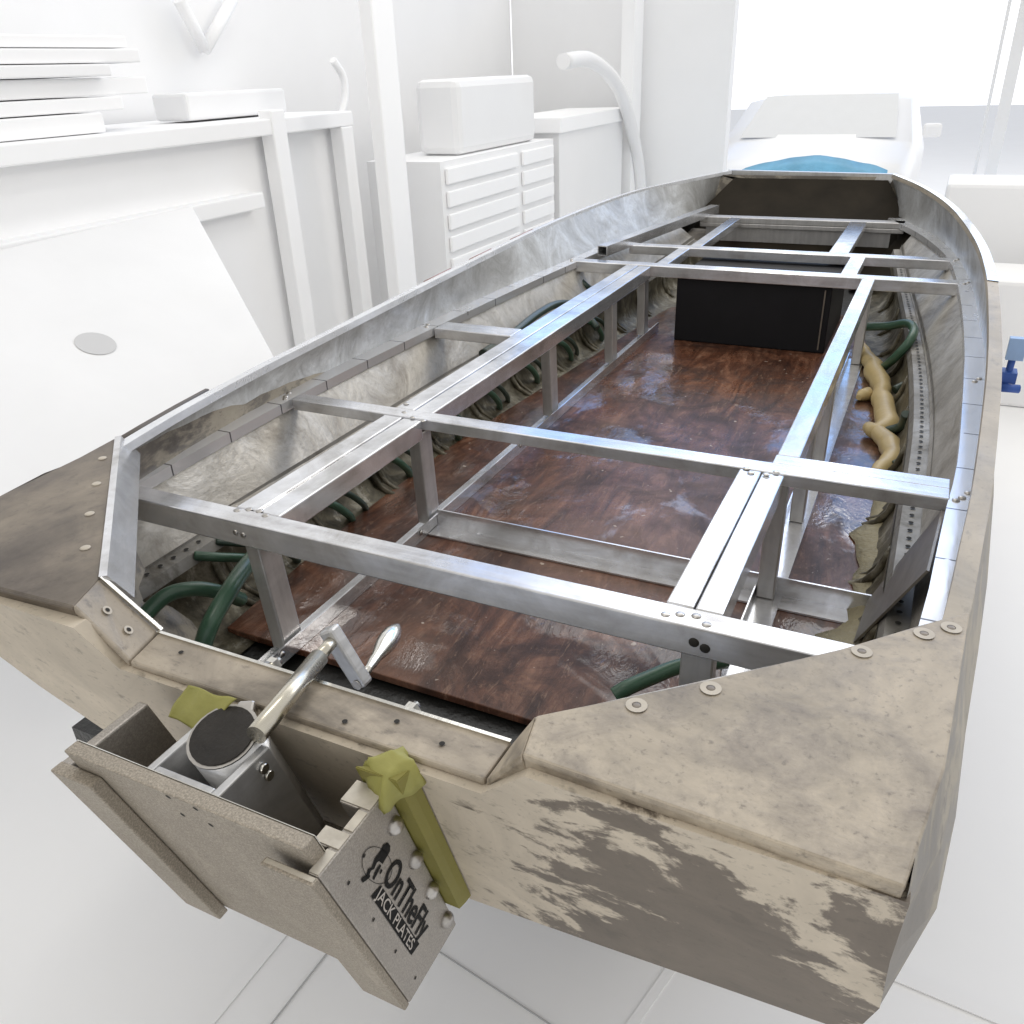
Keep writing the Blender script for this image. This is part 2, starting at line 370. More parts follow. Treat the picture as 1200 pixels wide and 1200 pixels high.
# outer shell
N = 15
tr_out = [(.980,-.853),(.988,-1.05),(.998,-1.22),(.985,-1.31),(.955,-1.365),(.80,-1.385),(.55,-1.42),(.25,-1.455),(-.1,-1.46),(-.35,-1.43),(-.52,-1.385),(-.66,-1.31),(-.78,-1.20),(-.88,-1.07),(-1.0,-.853)]
rows = []
rows.append([(x, ty(z)+.004, z) for x, z in tr_out])
def hull_sec(y):
    a = at_y(rimR, y); b = at_y(rimL, y); t = taper(y); r = rise(y)
    R_ = [(a.x,y,a.z-.004),(a.x+.025,y,-1.02),(a.x+.045,y,-1.12),(a.x+.01,y,-1.24),((.98*t+.02),y,-1.36+r),(.86*t,y,-1.46+r),(.55*t,y,-1.50+r),(.25*t,y,-1.51+r),(-.1,y,-1.51+r),(-.35*t,y,-1.505+r),(-.6*t,y,-1.49+r),(-.86*t,y,-1.44+r),(-.99*t-.01,y,-1.30+r*.8),(b.x-.03,y,-1.1),(b.x,y,b.z-.004)]
    return [(x, yy, min(z, -.78)) for x, yy, z in R_]
def stern_sec(y, top, k):
    R_ = [(top,-.853),(top+.035,-1.0),(top+.052,-1.12),(top+.03,-1.26),(.985,-1.36),(.84,-1.43),(.55,-1.47),(.25,-1.48),(-.1,-1.48),(-.35,-1.46),(-.55,-1.43),(-.70,-1.36),(-.86,-1.24),(-.97,-1.09),(-top-.01,-.853)]
    return [(x, y, z) for x, z in R_]
rows.append(stern_sec(1.0, .999, .5)); rows.append(stern_sec(1.2, 1.022, .7))
for y in [1.42,1.7,2,2.5,3,3.5,4,4.5,5,5.4,5.8,6.2,6.5,6.8,7.0]: rows.append(hull_sec(y))
mb = MB(); mb.grid(rows); mb.add(rows[-1], [list(range(N))]); mb.build('hull_shell', M['hull'], boat)
# gunwale rims, side panels, marked shelves, lower skins
for side, rim, sho, shi in ((-1, rimL, shoL, shiL), (1, rimR, shoR, shiR)):
    mb = MB(); top=[]
    inn = [p + Vector((-side*.034, 0, .003)) for p in rim]
    if True:
        for k in range(len(inn)):
            f = max(0, min(1, (inn[k].y-5.6)/1.6)); inn[k] = rim[k] + Vector((-side*.034*(1-.35*f), -.028*f, .003))
    mb.grid([[p+Vector((0,0,-.03)) for p in rim], [p for p in rim], [p for p in inn], [p+Vector((0,0,-.022)) for p in inn]], False)
    mb.build('gunwale', M['rim'] if side < 0 else M['railtan'], boat, thick=.006)
    if side > 0:                             # bare bright cap strip on the forward part of the starboard gunwale
        seg = [(p+Vector((.004,0,.006)), q+Vector((-.002,0,.006))) for p, q in zip(rim, inn) if p.y > 3.75]
        mb = MB(); mb.grid([[a+Vector((0,0,-.03)) for a, b in seg], [a for a, b in seg], [b for a, b in seg]], False); mb.build('gunwale_cap', M['tube'], boat)
    mb = MB(); rws = []
    ye = rim[-1].y - .02
    for y in [1.15 + (ye-1.15)*i/38 for i in range(39)]:
        a = at_y(inn, y); b = at_y(sho, y); b = Vector((side*min(abs(b.x), abs(a.x)+.09), y, -1)) if y > 6 else b
        rws.append([(a.x, y, a.z-.01), (a.x*.5+b.x*.5+side*.004, y, (a.z-1)/2), (b.x, y, -1.0)])
    mb.grid(rws); mb.build('side_panel', M['panel'], boat)
    mb = MB(); rws = []
    for y in [1.15 + .14*i for i in range(40)]:
        a = at_y(sho, y); b = at_y(shi, y); rws.append([(a.x, y, -1.0), (b.x, y, -1.0), (b.x, y, -1.035)])
    mb.grid(rws, False)
    sh = mb.build('side_shelf', M['shelf'], boat)
    # screws holding the crossbars to the shelf
    for yy in (1.40, 2.19, 3.15, 4.66, 5.22):
        o = at_y(sho, yy).lerp(at_y(shi, yy), .5)
        heads('screw','bolt',sh,[(o.x, yy, -1),(o.x+side*.014, yy+.035, -1)] + ([(o.x-side*.014, yy-.02, -1)] if yy < 3 else []))
    mb = MB(); rws = []
    for y in YS:
        a = at_y(shi, y); t = taper(y); fx = .985*t if abs(a.x) > .985*t else abs(a.x)-.01
        rws.append([(a.x+side*.02, y, -1.03), (side*(abs(a.x)+fx)/2+side*.012, y, -1.12+rise(y)*.3), (side*fx, y, -1.215+rise(y)*.6)])
    mb.grid(rws); mb.build('lower_side_skin', M['skin'], boat)
    # perforated chine flange
    mb = MB(); rws = []
    for y in YS:
        t = taper(y); r = rise(y)*.6; rws.append([(side*.995*t, y, -1.19+r), (side*.987*t, y, -1.222+r), (side*.93*t, y, -1.225+r), (side*.915*t, y, -1.262+r)])
    mb.grid(rws, False); mb.cur = 1
    for k in range(95):
        y = 1.15+.05*k; t = taper(y); mb.disc((side*.958*t, y, -1.2195+rise(y)*.6), (0,0,1), .0075, 8)
    mb.build('chine_flange', M['flange'], boat, mat2=M['hole'])
    # bilge panel (curved up from the floor)
    mb = MB(); rws = []
    for y in YS:
        t = taper(y); r = rise(y)
        rws.append([(side*.915*t, y, -1.255+r*.6), (side*.915*t-side*.004, y, -1.33+r*.8), (side*.885*t, y, -1.39+r), (side*.83*t, y, -1.43+r), (side*.70*t, y, -1.445+r)])
    mb.grid(rws); mb.build('bilge_panel', M['grime'], boat)
    # ribs
    for k in range(12):
        y = 1.15 + .40*k; t = taper(y); r = rise(y); mb = MB()
        for dy in (0,):
            sec = [(.935,-1.262),(.922,-1.30),(.908,-1.35),(.878,-1.40),(.83,-1.435),(.79,-1.46)]
            pts = [(side*x*t - side*.012, y + (.93-x)*.35, z + r*.9) for x, z in sec]
            mb.tube(pts, .013, 8)
            mb.tube([(p[0]+side*.004, p[1]+.045, p[2]) for p in pts], .010, 6)
        mb.build('rib', M['grime'], boat)
# bow interior
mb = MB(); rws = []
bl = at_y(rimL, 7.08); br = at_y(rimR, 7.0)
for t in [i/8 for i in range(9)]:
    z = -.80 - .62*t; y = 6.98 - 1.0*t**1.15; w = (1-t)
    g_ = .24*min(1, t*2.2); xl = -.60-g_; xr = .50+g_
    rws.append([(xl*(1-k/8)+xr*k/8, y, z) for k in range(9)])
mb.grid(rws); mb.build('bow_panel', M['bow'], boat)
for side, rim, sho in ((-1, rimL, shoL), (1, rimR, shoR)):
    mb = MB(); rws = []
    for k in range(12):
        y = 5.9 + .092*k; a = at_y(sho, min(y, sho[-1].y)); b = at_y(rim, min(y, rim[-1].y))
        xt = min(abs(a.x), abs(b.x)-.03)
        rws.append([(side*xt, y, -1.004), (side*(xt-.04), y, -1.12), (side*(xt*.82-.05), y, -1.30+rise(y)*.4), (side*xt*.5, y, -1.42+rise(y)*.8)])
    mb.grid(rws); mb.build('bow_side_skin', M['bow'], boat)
mb = MB()
q = [Pz(852,200,-.765), Pz(1052,205,-.765)]
a0, a1 = q; a0 = a0+Vector((0,.0,0.004)); a1 = a1+Vector((0,.0,.004))
mb.hexa([a0+Vector((0,.05,-.01)), a1+Vector((0,.05,-.01)), a1+Vector((-.01,-.01,-.01)), a0+Vector((.03,-.01,-.01))],
        [a0+Vector((0,.05,0)), a1+Vector((0,.05,0)), a1+Vector((-.01,-.01,0)), a0+Vector((.03,-.01,0))])
mb.hexa([a0+Vector((.035,-.012,-.085)), a1+Vector((-.05,-.012,-.085)), a1+Vector((-.05,-.0,-.085)), a0+Vector((.035,-.0,-.085))],
        [a0+Vector((.03,-.012,0)), a1+Vector((-.01,-.012,0)), a1+Vector((-.01,-.0,0)), a0+Vector((.03,-.0,0))])
mb.build('bow_plate', M['post'], boat)
# transom, its cap, gussets, corner decks
mb = MB()
face = [(x, z) for x, z in tr_out]
top = [(-.985,-.875),(-.42,-.875),(-.37,-.975),(.40,-.975),(.49,-.875),(.985,-.875)]
inner = tr_out[1:-1]
poly = [(x, ty(z), z) for x, z in inner] + [(x, ty(z), z) for x, z in top]
mb.prism(poly, (0,.03,0)); mb.build('transom', M['transom'], boat)
ZC = -.96
ci0, ci1 = Pz(187,740,ZC), Pz(600,868,ZC); co0, co1 = Pz(152,775,ZC), Pz(567,913,ZC)
dn = Vector((0,0,-.014))
mb = MB(); mb.prism([co0, co1, ci1, ci0], dn)
lip = Vector((0,.008,-.042)); mb.prism([co0, co1, co1+lip, co0+lip], (0,.008,0))
cap = mb.build('transom_cap', M['cap'], boat, bevel=.006)
mb = MB(); mb.bar(ci0+Vector((0,-.004,.004)), ci1+Vector((0,-.004,.004)), .007, .004); mb.build('cap_edge', M['bright'], boat)
holes(cap,[Pz(px,py,ZC+.0025) for px, py in ((357,806),(404,845),(518,871),(212,764),(465,845))])
ZD = -.85
dR = [Pz(1137,716,ZD), Pz(1108,900,ZD), Pz(1061,1040,ZD), Pz(612,884,ZD), Pz(628,838,ZD), Pz(800,803,ZD), Pz(985,760,ZD), Pz(1078,732,ZD)]
dL = [Pz(135,513,ZD), Pz(116,678,ZD), Pz(85,711,ZD), Vector((-.985,.772,ZD)), Vector((-1.01,1.0,ZD)), Vector((-1.025,1.3,ZD))]
for nm, poly, mt, side in (('corner_deck', dR, M['deck'], 1), ('corner_deck', dL, M['deckp'], -1)):
    mb = MB(); mb.prism(poly, (0,0,-.012))
    if side > 0: a, b = poly[2], poly[3]
    else: a, b = poly[3], poly[2]
    l2 = Vector((0,.008,-.045)); mb.prism([a, b, b+l2, a+l2], (0,.008,0))
    if side > 0: c_, d_ = poly[0], poly[1]
    d = mb.build(nm, mt, boat, bevel=.007)
    if side < 0: d['label'] = 'dark brown stained corner deck'
    if side > 0:
        for px, py in ((1083,742),(1010,763),(833,806),(746,826),(1115,735)):
            p = Pz(px,py,ZD+.002); wb = MB(); wb.disc(p, (0,0,1), .0165, 18, .007); wo = wb.build('washer', M['washer'], d)
            hb = MB(); hb.dome(p+Vector((0,0,-.001)), (0,0,1), .007, .0015); hb.build('screw', M['screwdk'], d)
    else:
        for px, py in ((120,537),(113,567),(105,602),(100,642)):
            p = Pz(px,py,ZD+.001); wb = MB(); wb.dome(p, (0,0,1), .011, .003); wb.build('screw', M['washer'], d)
# folded lip along the inner edge of the port corner deck
mb = MB(); e0, e1 = dL[0], dL[1]; e2 = Pz(187,740,ZC)
o = Vector((.012,.010,.0)); up = Vector((0,0,.004)); dz = Vector((.028,.024,-.055))
mb.prism([e1+o+up, e0+o+up, e0+o+dz, e1+o+dz], (-.012,-.010,0)); mb.build('deck_lip', M['tube'], boat)
mb = MB(); a, b = dR[4], dR[7]; nrm = Vector((0,0,-.05)); 
mb.prism([dR[4]+Vector((0,.0,-.004)), dR[6]+Vector((0,.0,-.004)), dR[6]+nrm, dR[4]+nrm], (0,-.006,0)); mb.build('deck_lip', M['skin'], boat)
# sloping gussets between deck and notch
gL = [dL[1], dL[2], co0+Vector((-.004,0,0)), ci0+Vector((-.004,0,0))]
gR = [dR[4], dR[3], co1+Vector((.004,0,0)), ci1+Vector((.004,0,0))]
for g, s in ((gL,-1),(gR,1)):
    mb = MB(); mb.prism(g, (0,0,-.016)); l2 = Vector((0,.012,-.05))
    mb.prism([g[1], g[2], g[2]+l2, g[1]+l2], (0,.01,0)); go = mb.build('transom_gusset', M['cap'] if s < 0 else M['deck'], boat, bevel=.003)
    if s < 0:
        u = (g[1]-g[0]).cross(g[3]-g[0]).normalized(); u = u if u.z > 0 else -u
        for fx in (.35, .72):
            p = g[0].lerp(g[3], fx).lerp(g[1].lerp(g[2], fx), .48)+u*.002
            hb = MB(); hb.disc(p, u, .0095, 14, .005); hb.build('washer', M['washer'], go); hb = MB(); hb.disc(p+u*.001, u, .0045, 10); hb.build('drill_hole', M['hole'], go)
mb = MB(); mb.bar(dL[1]+Vector((.004,.004,.004)), ci0+Vector((.004,.004,.004)), .008, .004); mb.build('cap_edge', M['bright'], boat)
# inner bilge floor (black) and the plywood sole
mb = MB(); rws = [[(x*taper(y), y+ (0 if y>1 else 0), -1.452+rise(y)) for x in (-.8,-.4,0,.4,.8)] for y in (1.12,1.3,2,3,4,5,5.5,6)]
rws.insert(0, [(x, .955, -1.40) for x in (-.55,-.3,0,.3,.55)])
mb.grid(rws, False); mb.build('bilge_bottom', M['tar'], boat)
mb = MB(); mb.prism([(-.6,ty(-1.36)+.034,-1.36),(.6,ty(-1.36)+.034,-1.36),(.6,ty(-1.0)+.034,-1.0),(-.6,ty(-1.0)+.034,-1.0)], (0,.006,0)); mb.build('inner_transom_skin', M['inner'], boat)
ed = [(-.80,1.443),(-.845,2.07),(-.865,2.4),(-.835,3.0),(-.725,4.2),(-.64,5.25),(-.55,5.7)]
edr = [(.55,5.7),(.62,5.05),(.80,3.93),(.878,3.32),(.888,2.64),(.91,2.2),(.86,1.43)]
mb = MB(); poly = [(x,y,-1.42) for x,y in edr[::-1]] + [(x,y,-1.42) for x,y in ed[::-1]]
mb.prism(poly, (0,0,-.022)); mb.build('plywood_floor', M['ply'], boat, bevel=.003)
# transom through-bolts seen inside the notch
for px, py in ((322,778),(484,831)):
    p = Pz(px,py,-.985)
    mb = MB(); mb.tube([p+Vector((0,-.05,.0)), p+Vector((0,.012,0))], .009, 10); mb.tube([p+Vector((0,-.012,0)), p+Vector((0,.002,0))], .016, 6, smooth=False)
    mb.build('through_bolt', M['bright'], boat)
# rub rail outside the port gunwale
mb = MB(); pts = [at_y(rimL, y)+Vector((-.02,0,-.008)) for y in (1.42,1.55,1.7,1.85)]
mb.tube(pts, .012, 6); mb.build('rub_rail', M['rail'], boat)
for y0, y1 in ((3.25,3.5),(3.7,3.95),(4.2,4.5)):
    mb = MB(); mb.tube([at_y(rimL, y)+Vector((-.006,0,-.002)) for y in (y0,(y0+y1)/2,y1)], .006, 6); mb.build('rub_rail', M['red'], boat)

# ------------------------------------------------------------------ the deck frame
fr = thing('deck_frame', (0,3,-1.42), 'bare aluminium deck frame of square tubes and posts inside the boat', 'frame')
mb = MB(); mb.box(-1.02, .985, 1.385, 1.452, -1.07, -1.0); b1 = mb.build('crossbar', M['bar'], fr, bevel=.004)
heads('rivet','bolt',b1,[Pz(px,py,-1.0) for px,py in ((278,598),(292,597),(304,599),(311,604),(780,720),(797,720),(816,722),(828,732))], h=.003)
heads('rivet','hole',b1,[Py(px,py,1.3845) for px,py in ((813,753),(826,760))],(0,-1,0),.011,.003); heads('rivet','bolt',b1,[Py(px,py,1.3845) for px,py in ((276,624),(285,627))],(0,-1,0),.008)
mb = MB(); mb.box(-1.06, 1.025, 2.17, 2.235, -1.036, -.998); b2 = mb.build('crossbar', M['bar'], fr, bevel=.003)
heads('rivet','bolt',b2,[Pz(px,py,-.998) for px,py in ((476,473),(474,483),(484,489),(496,493),(875,549),(880,554),(898,556),(910,553))], h=.003)
mb = MB(); mb.box(.575, 1.025, 2.238, 2.30, -1.036, -1.0); mb.build('crossbar', M['bar'], fr, bevel=.003)
mb = MB(); mb.box(-1.0, 1.02, 4.65, 4.735, -1.058, -.998); mb.build('crossbar', M['bar'], fr, bevel=.004)
mb = MB(); mb.box(-.84, .975, 5.2, 5.285, -1.05, -.998); mb.build('crossbar', M['bar'], fr, bevel=.004)
mb = MB(); mb.box(-.70, .68, 6.40, 6.50, -1.04, -1.0); mb.box(-.70, .68, 6.40, 6.41, -1.07, -1.04); mb.build('crossbar', M['post'], fr, bevel=.004)
mb = MB(); mb.prism([(-.66,6.43,-1.045),(-.66,6.43,-1.17),(-.62,6.43,-1.19),(.55,6.43,-1.19),(.60,6.43,-1.17),(.60,6.43,-1.045)], (0,.012,0)); mb.build('front_plate', M['post'], fr)
mb = MB(); mb.box(-1.05, -.674, 3.14, 3.255, -1.045, -1.0); mb.build('crossbar', M['bar'], fr, bevel=.004)
# stringers
def tubes(x0, x1, y0, y1, z=-1.0, h=.068, n=1, mt='tube', groove=False):
    w = (x1-x0)/n
    for k in range(n):
        mb = MB(); mb.box(x0+k*w+(.0015 if k else 0), x0+(k+1)*w-(.0015 if k < n-1 else 0), y0, y1, z-h, z-(.0 if k == 0 else .002)); mb.build('stringer', M[mt], fr, bevel=.004)
tubes(-.672, -.528, 1.454, 2.168, n=2); tubes(-.672, -.528, 2.237, 4.648, n=2)
tubes(.50, .62, 1.454, 2.168, n=2); tubes(.578, .640, 2.302, 4.648, n=1)
tubes(-.525, -.455, 4.737, 5.198, h=.05); tubes(-.478, -.405, 5.287, 6.398, h=.05)
tubes(.465, .545, 4.737, 5.198, h=.05); tubes(.335, .445, 5.287, 6.398, h=.04)
# posts
def post(cx, y, w=.062, d=.05, z0=-1.41, z1=-1.06, lean=0):
    mb = MB(); t = w/2
    mb.hexa([(cx-t+lean,y,z0),(cx+t+lean,y,z0),(cx+t+lean,y+d,z0),(cx-t+lean,y+d,z0)], [(cx-t,y,z1),(cx+t,y,z1),(cx+t,y+d,z1),(cx-t,y+d,z1)])
    mb.build('post', M['post'], fr, bevel=.004)
for y, x in ((1.40,-.592),(2.18,-.574),(3.28,-.578),(4.10,-.582),(4.655,-.585)): post(x, y, .046, .075, z0=-1.40, lean=.028 if y < 1.5 else .008)
for y, x, z1 in ((2.175,.607,-1.03),(2.685,.615,-1.06),(3.215,.614,-1.06),(4.525,.618,-1.06)): post(x, y, .046 if y > 2.5 else .05, .045, z0=-1.408, z1=z1)
post(.585, 1.40, .068, .045)
# floor angles and floor bar
mb = MB(); FX = -.530; mb.box(FX-.006, FX, 1.06, 4.86, -1.419, -1.372); mb.box(FX-.07, FX-.0065, 1.06, 4.86, -1.4185, -1.412); fa = mb.build('floor_angle', M['tube'], fr)
heads('rivet','bolt',fa,[(FX+.003,1.37,-1.385),(FX+.003,2.9,-1.385),(FX+.003,2.1,-1.385)],(1,0,0),.009)
mb = MB(); mb.box(.578, .652, 1.75, 4.62, -1.4185, -1.4095); mb.box(.574, .578, 1.75, 4.62, -1.4185, -1.375); mb.build('floor_angle', M['tube'], fr)
mb = MB(); mb.box(FX+.002, .92, 2.215, 2.221, -1.415, -1.352); mb.box(FX+.002, .92, 2.145, 2.215, -1.4185, -1.4125); fb = mb.build('floor_bar', M['bar'], fr)
heads('rivet','hole',fb,[Py(px,py,2.214) for px,py in ((518,622),(614,650),(746,677),(875,704),(927,706),(990,719),(1022,722))],(0,-1,0),.007,.003)
mb = MB(); mb.prism([(1.017,2.16,-1.03),(.995,1.84,-1.03),(.873,1.98,-1.362),(.888,2.2,-1.362)], (-.006,0,.002)); mb.build('brace', M['plated'], fr)

# loose tube lying on the port shelf
a, b = Pz(706,288,-.945), Pz(838,240,-.945); t = (b-a).normalized(); r = t.cross(Vector((0,0,1))).normalized()
mb = MB(); w = .03; hh = .058
for off, ww, h0 in ((r*w, .006, 0), (-r*w, .006, 0)): mb.bar(a+off, b+off, ww, hh)
mb.bar(a, b, w*2-.006, .006); mb.bar(a-Vector((0,0,hh-.006)), b-Vector((0,0,hh-.006)), w*2-.006, .006)
o = mb.build('square_tube', M['tube']); tag(o, 'loose square aluminium tube with open end lying on the far port shelf', 'metal tube')
mb = MB(); mb.bar(a+t*.05-Vector((0,0,.007)), a+t*.06-Vector((0,0,.007)), w*2-.008, hh-.014); po = mb.build('end_plug', M['blackhole']); po.parent = o  # black plate stands in for the shade inside the open tube

# ------------------------------------------------------------------ black box forward
bx = thing('storage_box', (0,5,-1.42), 'tall black painted box standing forward on the plywood under the crossbars', 'box')
mb = MB(); mb.box(-.386, .442, 4.69, 5.42, -1.419, -1.062); mb.build('body', M['black'], bx, bevel=.006)
mb = MB(); mb.box(.405,.412,4.685,4.69,-1.40,-1.08); mb.build('corner_strip', M['screwdk'], bx)

# ------------------------------------------------------------------ jack plate on the transom
jp = thing('jack_plate', (0,.75,-1.5), 'oxidised aluminium outboard jack plate bolted to the boat transom, black decal on its side', 'jack plate')
def bracket(x0, x1, sgn):                    # x0 outer face; lip turned inwards on the aft edge
    mb = MB(); z0, z1 = -1.515, -1.0
    mb.sbox(min(x0, x0-sgn*.022), max(x0, x0-sgn*.022), -.218, -.04, z0, z1)
    if sgn > 0:
        mb.sbox(x0-.05, x0-.0225, -.17, -.135, z0, z1); mb.sbox(x0-.06, x0-.0225, -.09, -.04, z0, z1)
    b = mb.build('side_bracket', M['bracketg'], jp, bevel=.004)
    mb = MB(); lo = -.230 if sgn < 0 else -.234
    mb.sbox(min(x0, x0-sgn*.095), max(x0, x0-sgn*.095), lo, -.2185 if sgn > 0 else -.2055, z0, z1+.001); mb.build('bracket_lip', M['plate'], b, bevel=.003)
    if sgn < 0: return b
    tb = MB()
    for d0, d1, w in ((-.232,-.2185,.093),(-.2185,-.17,.022),(-.17,-.135,.05),(-.135,-.09,.022),(-.09,-.04,.06)) if sgn > 0 else ((-.232,-.2185,.093),(-.2185,-.04,.022)):
        tb.box(min(x0, x0-sgn*w)+.003, max(x0, x0-sgn*w)-.003, ty(-1)+d0+.003, ty(-1)+d1-.003, z1-.002, z1+.0025)
    tb.build('sawn_top', M['sawn'], b)
    return b
bR = bracket(.25, 0, 1); bL = bracket(-.292, 0, -1)
heads('bolt','bolt',bR,[Px(*p,.2505) for p in ((461,967),(485,1007),(504,1043),(522,1077))],(1,0,0),.0165,.016)
holes(bR,[Px(*p,.2512) for p in ((427,1003),(409,1035),(438,1078),(464,1115),(487,1146))],(1,0,0),.0035)
# mounting plate (aft), top slightly above the brackets
mb = MB(); mb.sbox(-.252, .232, -.205, -.178, -1.50, -.95); pl = mb.build('mount_plate', M['plate'], jp, bevel=.003)
mb = MB(); mb.sbox(-.252, .232, -.178, -.1765, -1.0, -.9495); mb.build('plate_edge', M['bright'], pl)
n_ = Vector((0,-1,-TK)).normalized()
for p in ((197,934),(229,948),(214,955),(247,967)):
    r_ = ray(*p); k = (ty(0)-.2055)/(r_.y+TK*r_.z); q = r_*k; holes(pl,[(q.x+EYE, q.y, q.z)], n_, .005)
# U-channel tower and cylinder
mb = MB(); zt = -.965
mb.sbox(-.112, -.097, -.176, -.055, -1.45, zt); mb.sbox(.024, .040, -.176, -.055, -1.45, zt); mb.sbox(-.0965, .0235, -.176, -.16, -1.45, zt)
to = mb.build('channel_tower', M['cast'], jp, bevel=.003)
for p in ((308,900),(314,908)): q = Px(*p, .0405); mb = MB(); mb.tube([q, q+Vector((.006,0,0))], .009, 12); mb.build('bolt', M['bright'], to)
c0 = Vector((-.036, .728, -.955)); ax = Vector((0,TK,-1)).normalized()
mb = MB(); mb.tube([c0-ax*.0, c0+ax*.5], .06, 28); cy = mb.build('lift_cylinder', M['cast'], jp)
mb = MB(); cc = c0-ax*.003
mb.tube([cc, cc-ax*.004], .055, 28); mb.build('cylinder_cap', M['rubber'], cy)
mb = MB(); mb.tube([c0-ax*.0035+ax*.0, c0-ax*.0042], .0608, 28); mb.build('rim_ring', M['bolt'], cy)
# cross web at the bottom between the brackets
mb = MB(); mb.sbox(-.25, .226, -.15, -.02, -1.30, -1.285); mb.build('lower_web', M['plate'], jp)
# crank
sA, sB = Vector((.032,.735,-.932)), Vector((-.008,1.0,-.932))
mb = MB(); mb.tube([sA, sB.lerp(sA,.22)], .0175, 20); mb.tube([sB.lerp(sA,.22), sB], .0125, 16)
ck = mb.build('crank_handle', M['brass'], jp)
A, B = Vector((-.012,1.0,-.925)), Vector((.037,1.0,-1.012)); ex = (B-A).normalized()
mb = MB(); sd = Vector((0,1,0)); pr = ex.cross(sd).normalized()
a0, b0 = A-ex*.016, B+ex*.016
mb.hexa([a0-pr*.018-sd*.014, a0+pr*.018-sd*.014, b0+pr*.017-sd*.014, b0-pr*.017-sd*.014], [a0-pr*.018+sd*.014, a0+pr*.018+sd*.014, b0+pr*.017+sd*.014, b0-pr*.017+sd*.014])
mb.build('crank_arm', M['cast'], ck, bevel=.006)
mb = MB(); g0 = B+Vector((.004,.012,.002)); g1 = Py(468,731,1.2); L = (g1-g0)
prof = [(0,.008),(.12,.008),(.2,.0105),(.32,.011),(.5,.018),(.62,.021),(.75,.020),(.87,.014),(.96,.006),(1,.001)]
mb.tube([g0+L*t for t, r in prof], 0, 18, radii=[r for t, r in prof]); mb.build('crank_grip', M['bright'], ck)
mb = MB(); mb.tube([B+Vector((.004,-.0145,-.004)), B+Vector((.004,-.0165,-.004))], .010, 14); mb.build('arm_pin', M['bolt'], ck)
mb = MB(); q = Pz(285,838,-.955); mb.bar(Vector((q.x-.012,q.y+.025,-.945)), Vector((q.x+.02,q.y-.035,-.96)), .03, .035); mb.build('stop_block', M['bolt'], jp, bevel=.005)
# decal: lettering and emblem on the starboard bracket
def text(body, size, origin, mt, shear=0., bold=0., fit=.2, par=None, name='lettering', x=.2515):
    cu = bpy.data.curves.new('t', 'FONT'); cu.body = body; cu.size = size; cu.shear = shear; cu.offset = bold
    ob = bpy.data.objects.new('tmp', cu); col.objects.link(ob); dg = bpy.context.evaluated_depsgraph_get(); dg.update()
    me = bpy.data.meshes.new_from_object(ob.evaluated_get(dg)); bpy.data.objects.remove(ob)
    tdir = Vector((0,.30,-1)).normalized(); udir = Vector((0,1,.30)).normalized(); org = Vector(par['_o'])
    xs = [v.co.x for v in me.vertices]; sx = fit/(max(xs)-min(xs)); mx = min(xs)
    for v in me.vertices:
        v.co.x -= mx; p = Vector(origin) + tdir*(v.co.x*sx) + udir*v.co.y; p.x = x; v.co = W(p) - org
    me.materials.clear(); me.materials.append(mt); me.name = name
    o = bpy.data.objects.new(name, me); col.objects.link(o); o.parent = par; o['_o'] = list(org); return o
def poly_px(pts, x, mb):
    mb.add([Px(400+a/8.571, 980+b/8.571, x) for a, b in pts], [list(range(len(pts)))])
mb = MB(); poly_px([(300,605),(400,490),(785,1080),(705,1195)], .2512, mb)
poly_px([(425,85),(470,62),(492,95),(490,150),(415,280),(380,250),(360,260),(330,330),(300,345),(285,380),(290,410),(250,445),(215,468),(200,440),(215,410),(250,390),(265,360),(270,330),(310,310),(340,220),(395,150)], .2512, mb)
poly_px([(390,280),(402,300),(330,440),(315,430),(350,340)], .2512, mb); poly_px([(405,325),(415,345),(395,382),(385,370)], .2512, mb)
ctr = Px(400+360/8.571, 980+290/8.571, .2512); ring = []
for k in range(40):
    a = k*2*math.pi/40; ring.append((360+math.cos(a)*150*1.0+math.sin(a)*28, 292+math.sin(a)*190))
inr = [(360+(a-360)*.965, 292+(b-292)*.965) for a, b in ring]
mb.add([Px(400+a/8.571, 980+b/8.571, .2512) for a, b in ring+inr], [[k,(k+1)%40,40+(k+1)%40,40+k] for k in range(40)])
dec = mb.build('decal', M['ink'], bR)
b1_, b2_, b3_, b4_ = Px(435,1050.6,.2515), Px(446.7,1037,.2515), Px(482,1119.4,.2515), Px(491.6,1106,.2515)
lt = text('OnTheFly', .066, b2_+Vector((0,.006,.004)), M['ink'], shear=.12, bold=.0011, fit=.268, par=bR)
lt2 = text('JACK PLATES', .027, b1_+Vector((0,.009,-.010)), M['white'], bold=.0002, fit=.236, par=bR, x=.2518)

# ------------------------------------------------------------------ masking tape
def crumple(rows, amp, sc_):
    return [[p + Vector((noise.noise(p*sc_), noise.noise(p*sc_+Vector((9,3,1))), noise.noise(p*sc_+Vector((2,7,5)))))*amp for p in r] for r in rows]
def patch(a, b, c, d, n=18, amp=.006, sc_=30):   # a-b top edge, d-c bottom edge
    return crumple([[a.lerp(b, i/n).lerp(d.lerp(c, i/n), j/n) for i in range(n+1)] for j in range(n+1)], amp, sc_)
def trp(px, py, off=0):
    r_ = ray(px, py); k = (ty(0)+off)/(r_.y+TK*r_.z); q = r_*k; return Vector((q.x+EYE, q.y, q.z))
mb = MB(); mb.grid(patch(trp(220,803,-.012), trp(277,820,-.012), Pz(236,860,-.985), Pz(197,839,-.985), amp=.005)); o = mb.build('masking_tape', M['tape'], thick=.002)
tag(o, 'flat square of yellow-green tape stuck over the port bracket below the transom rim', 'tape', 'tape on the transom')
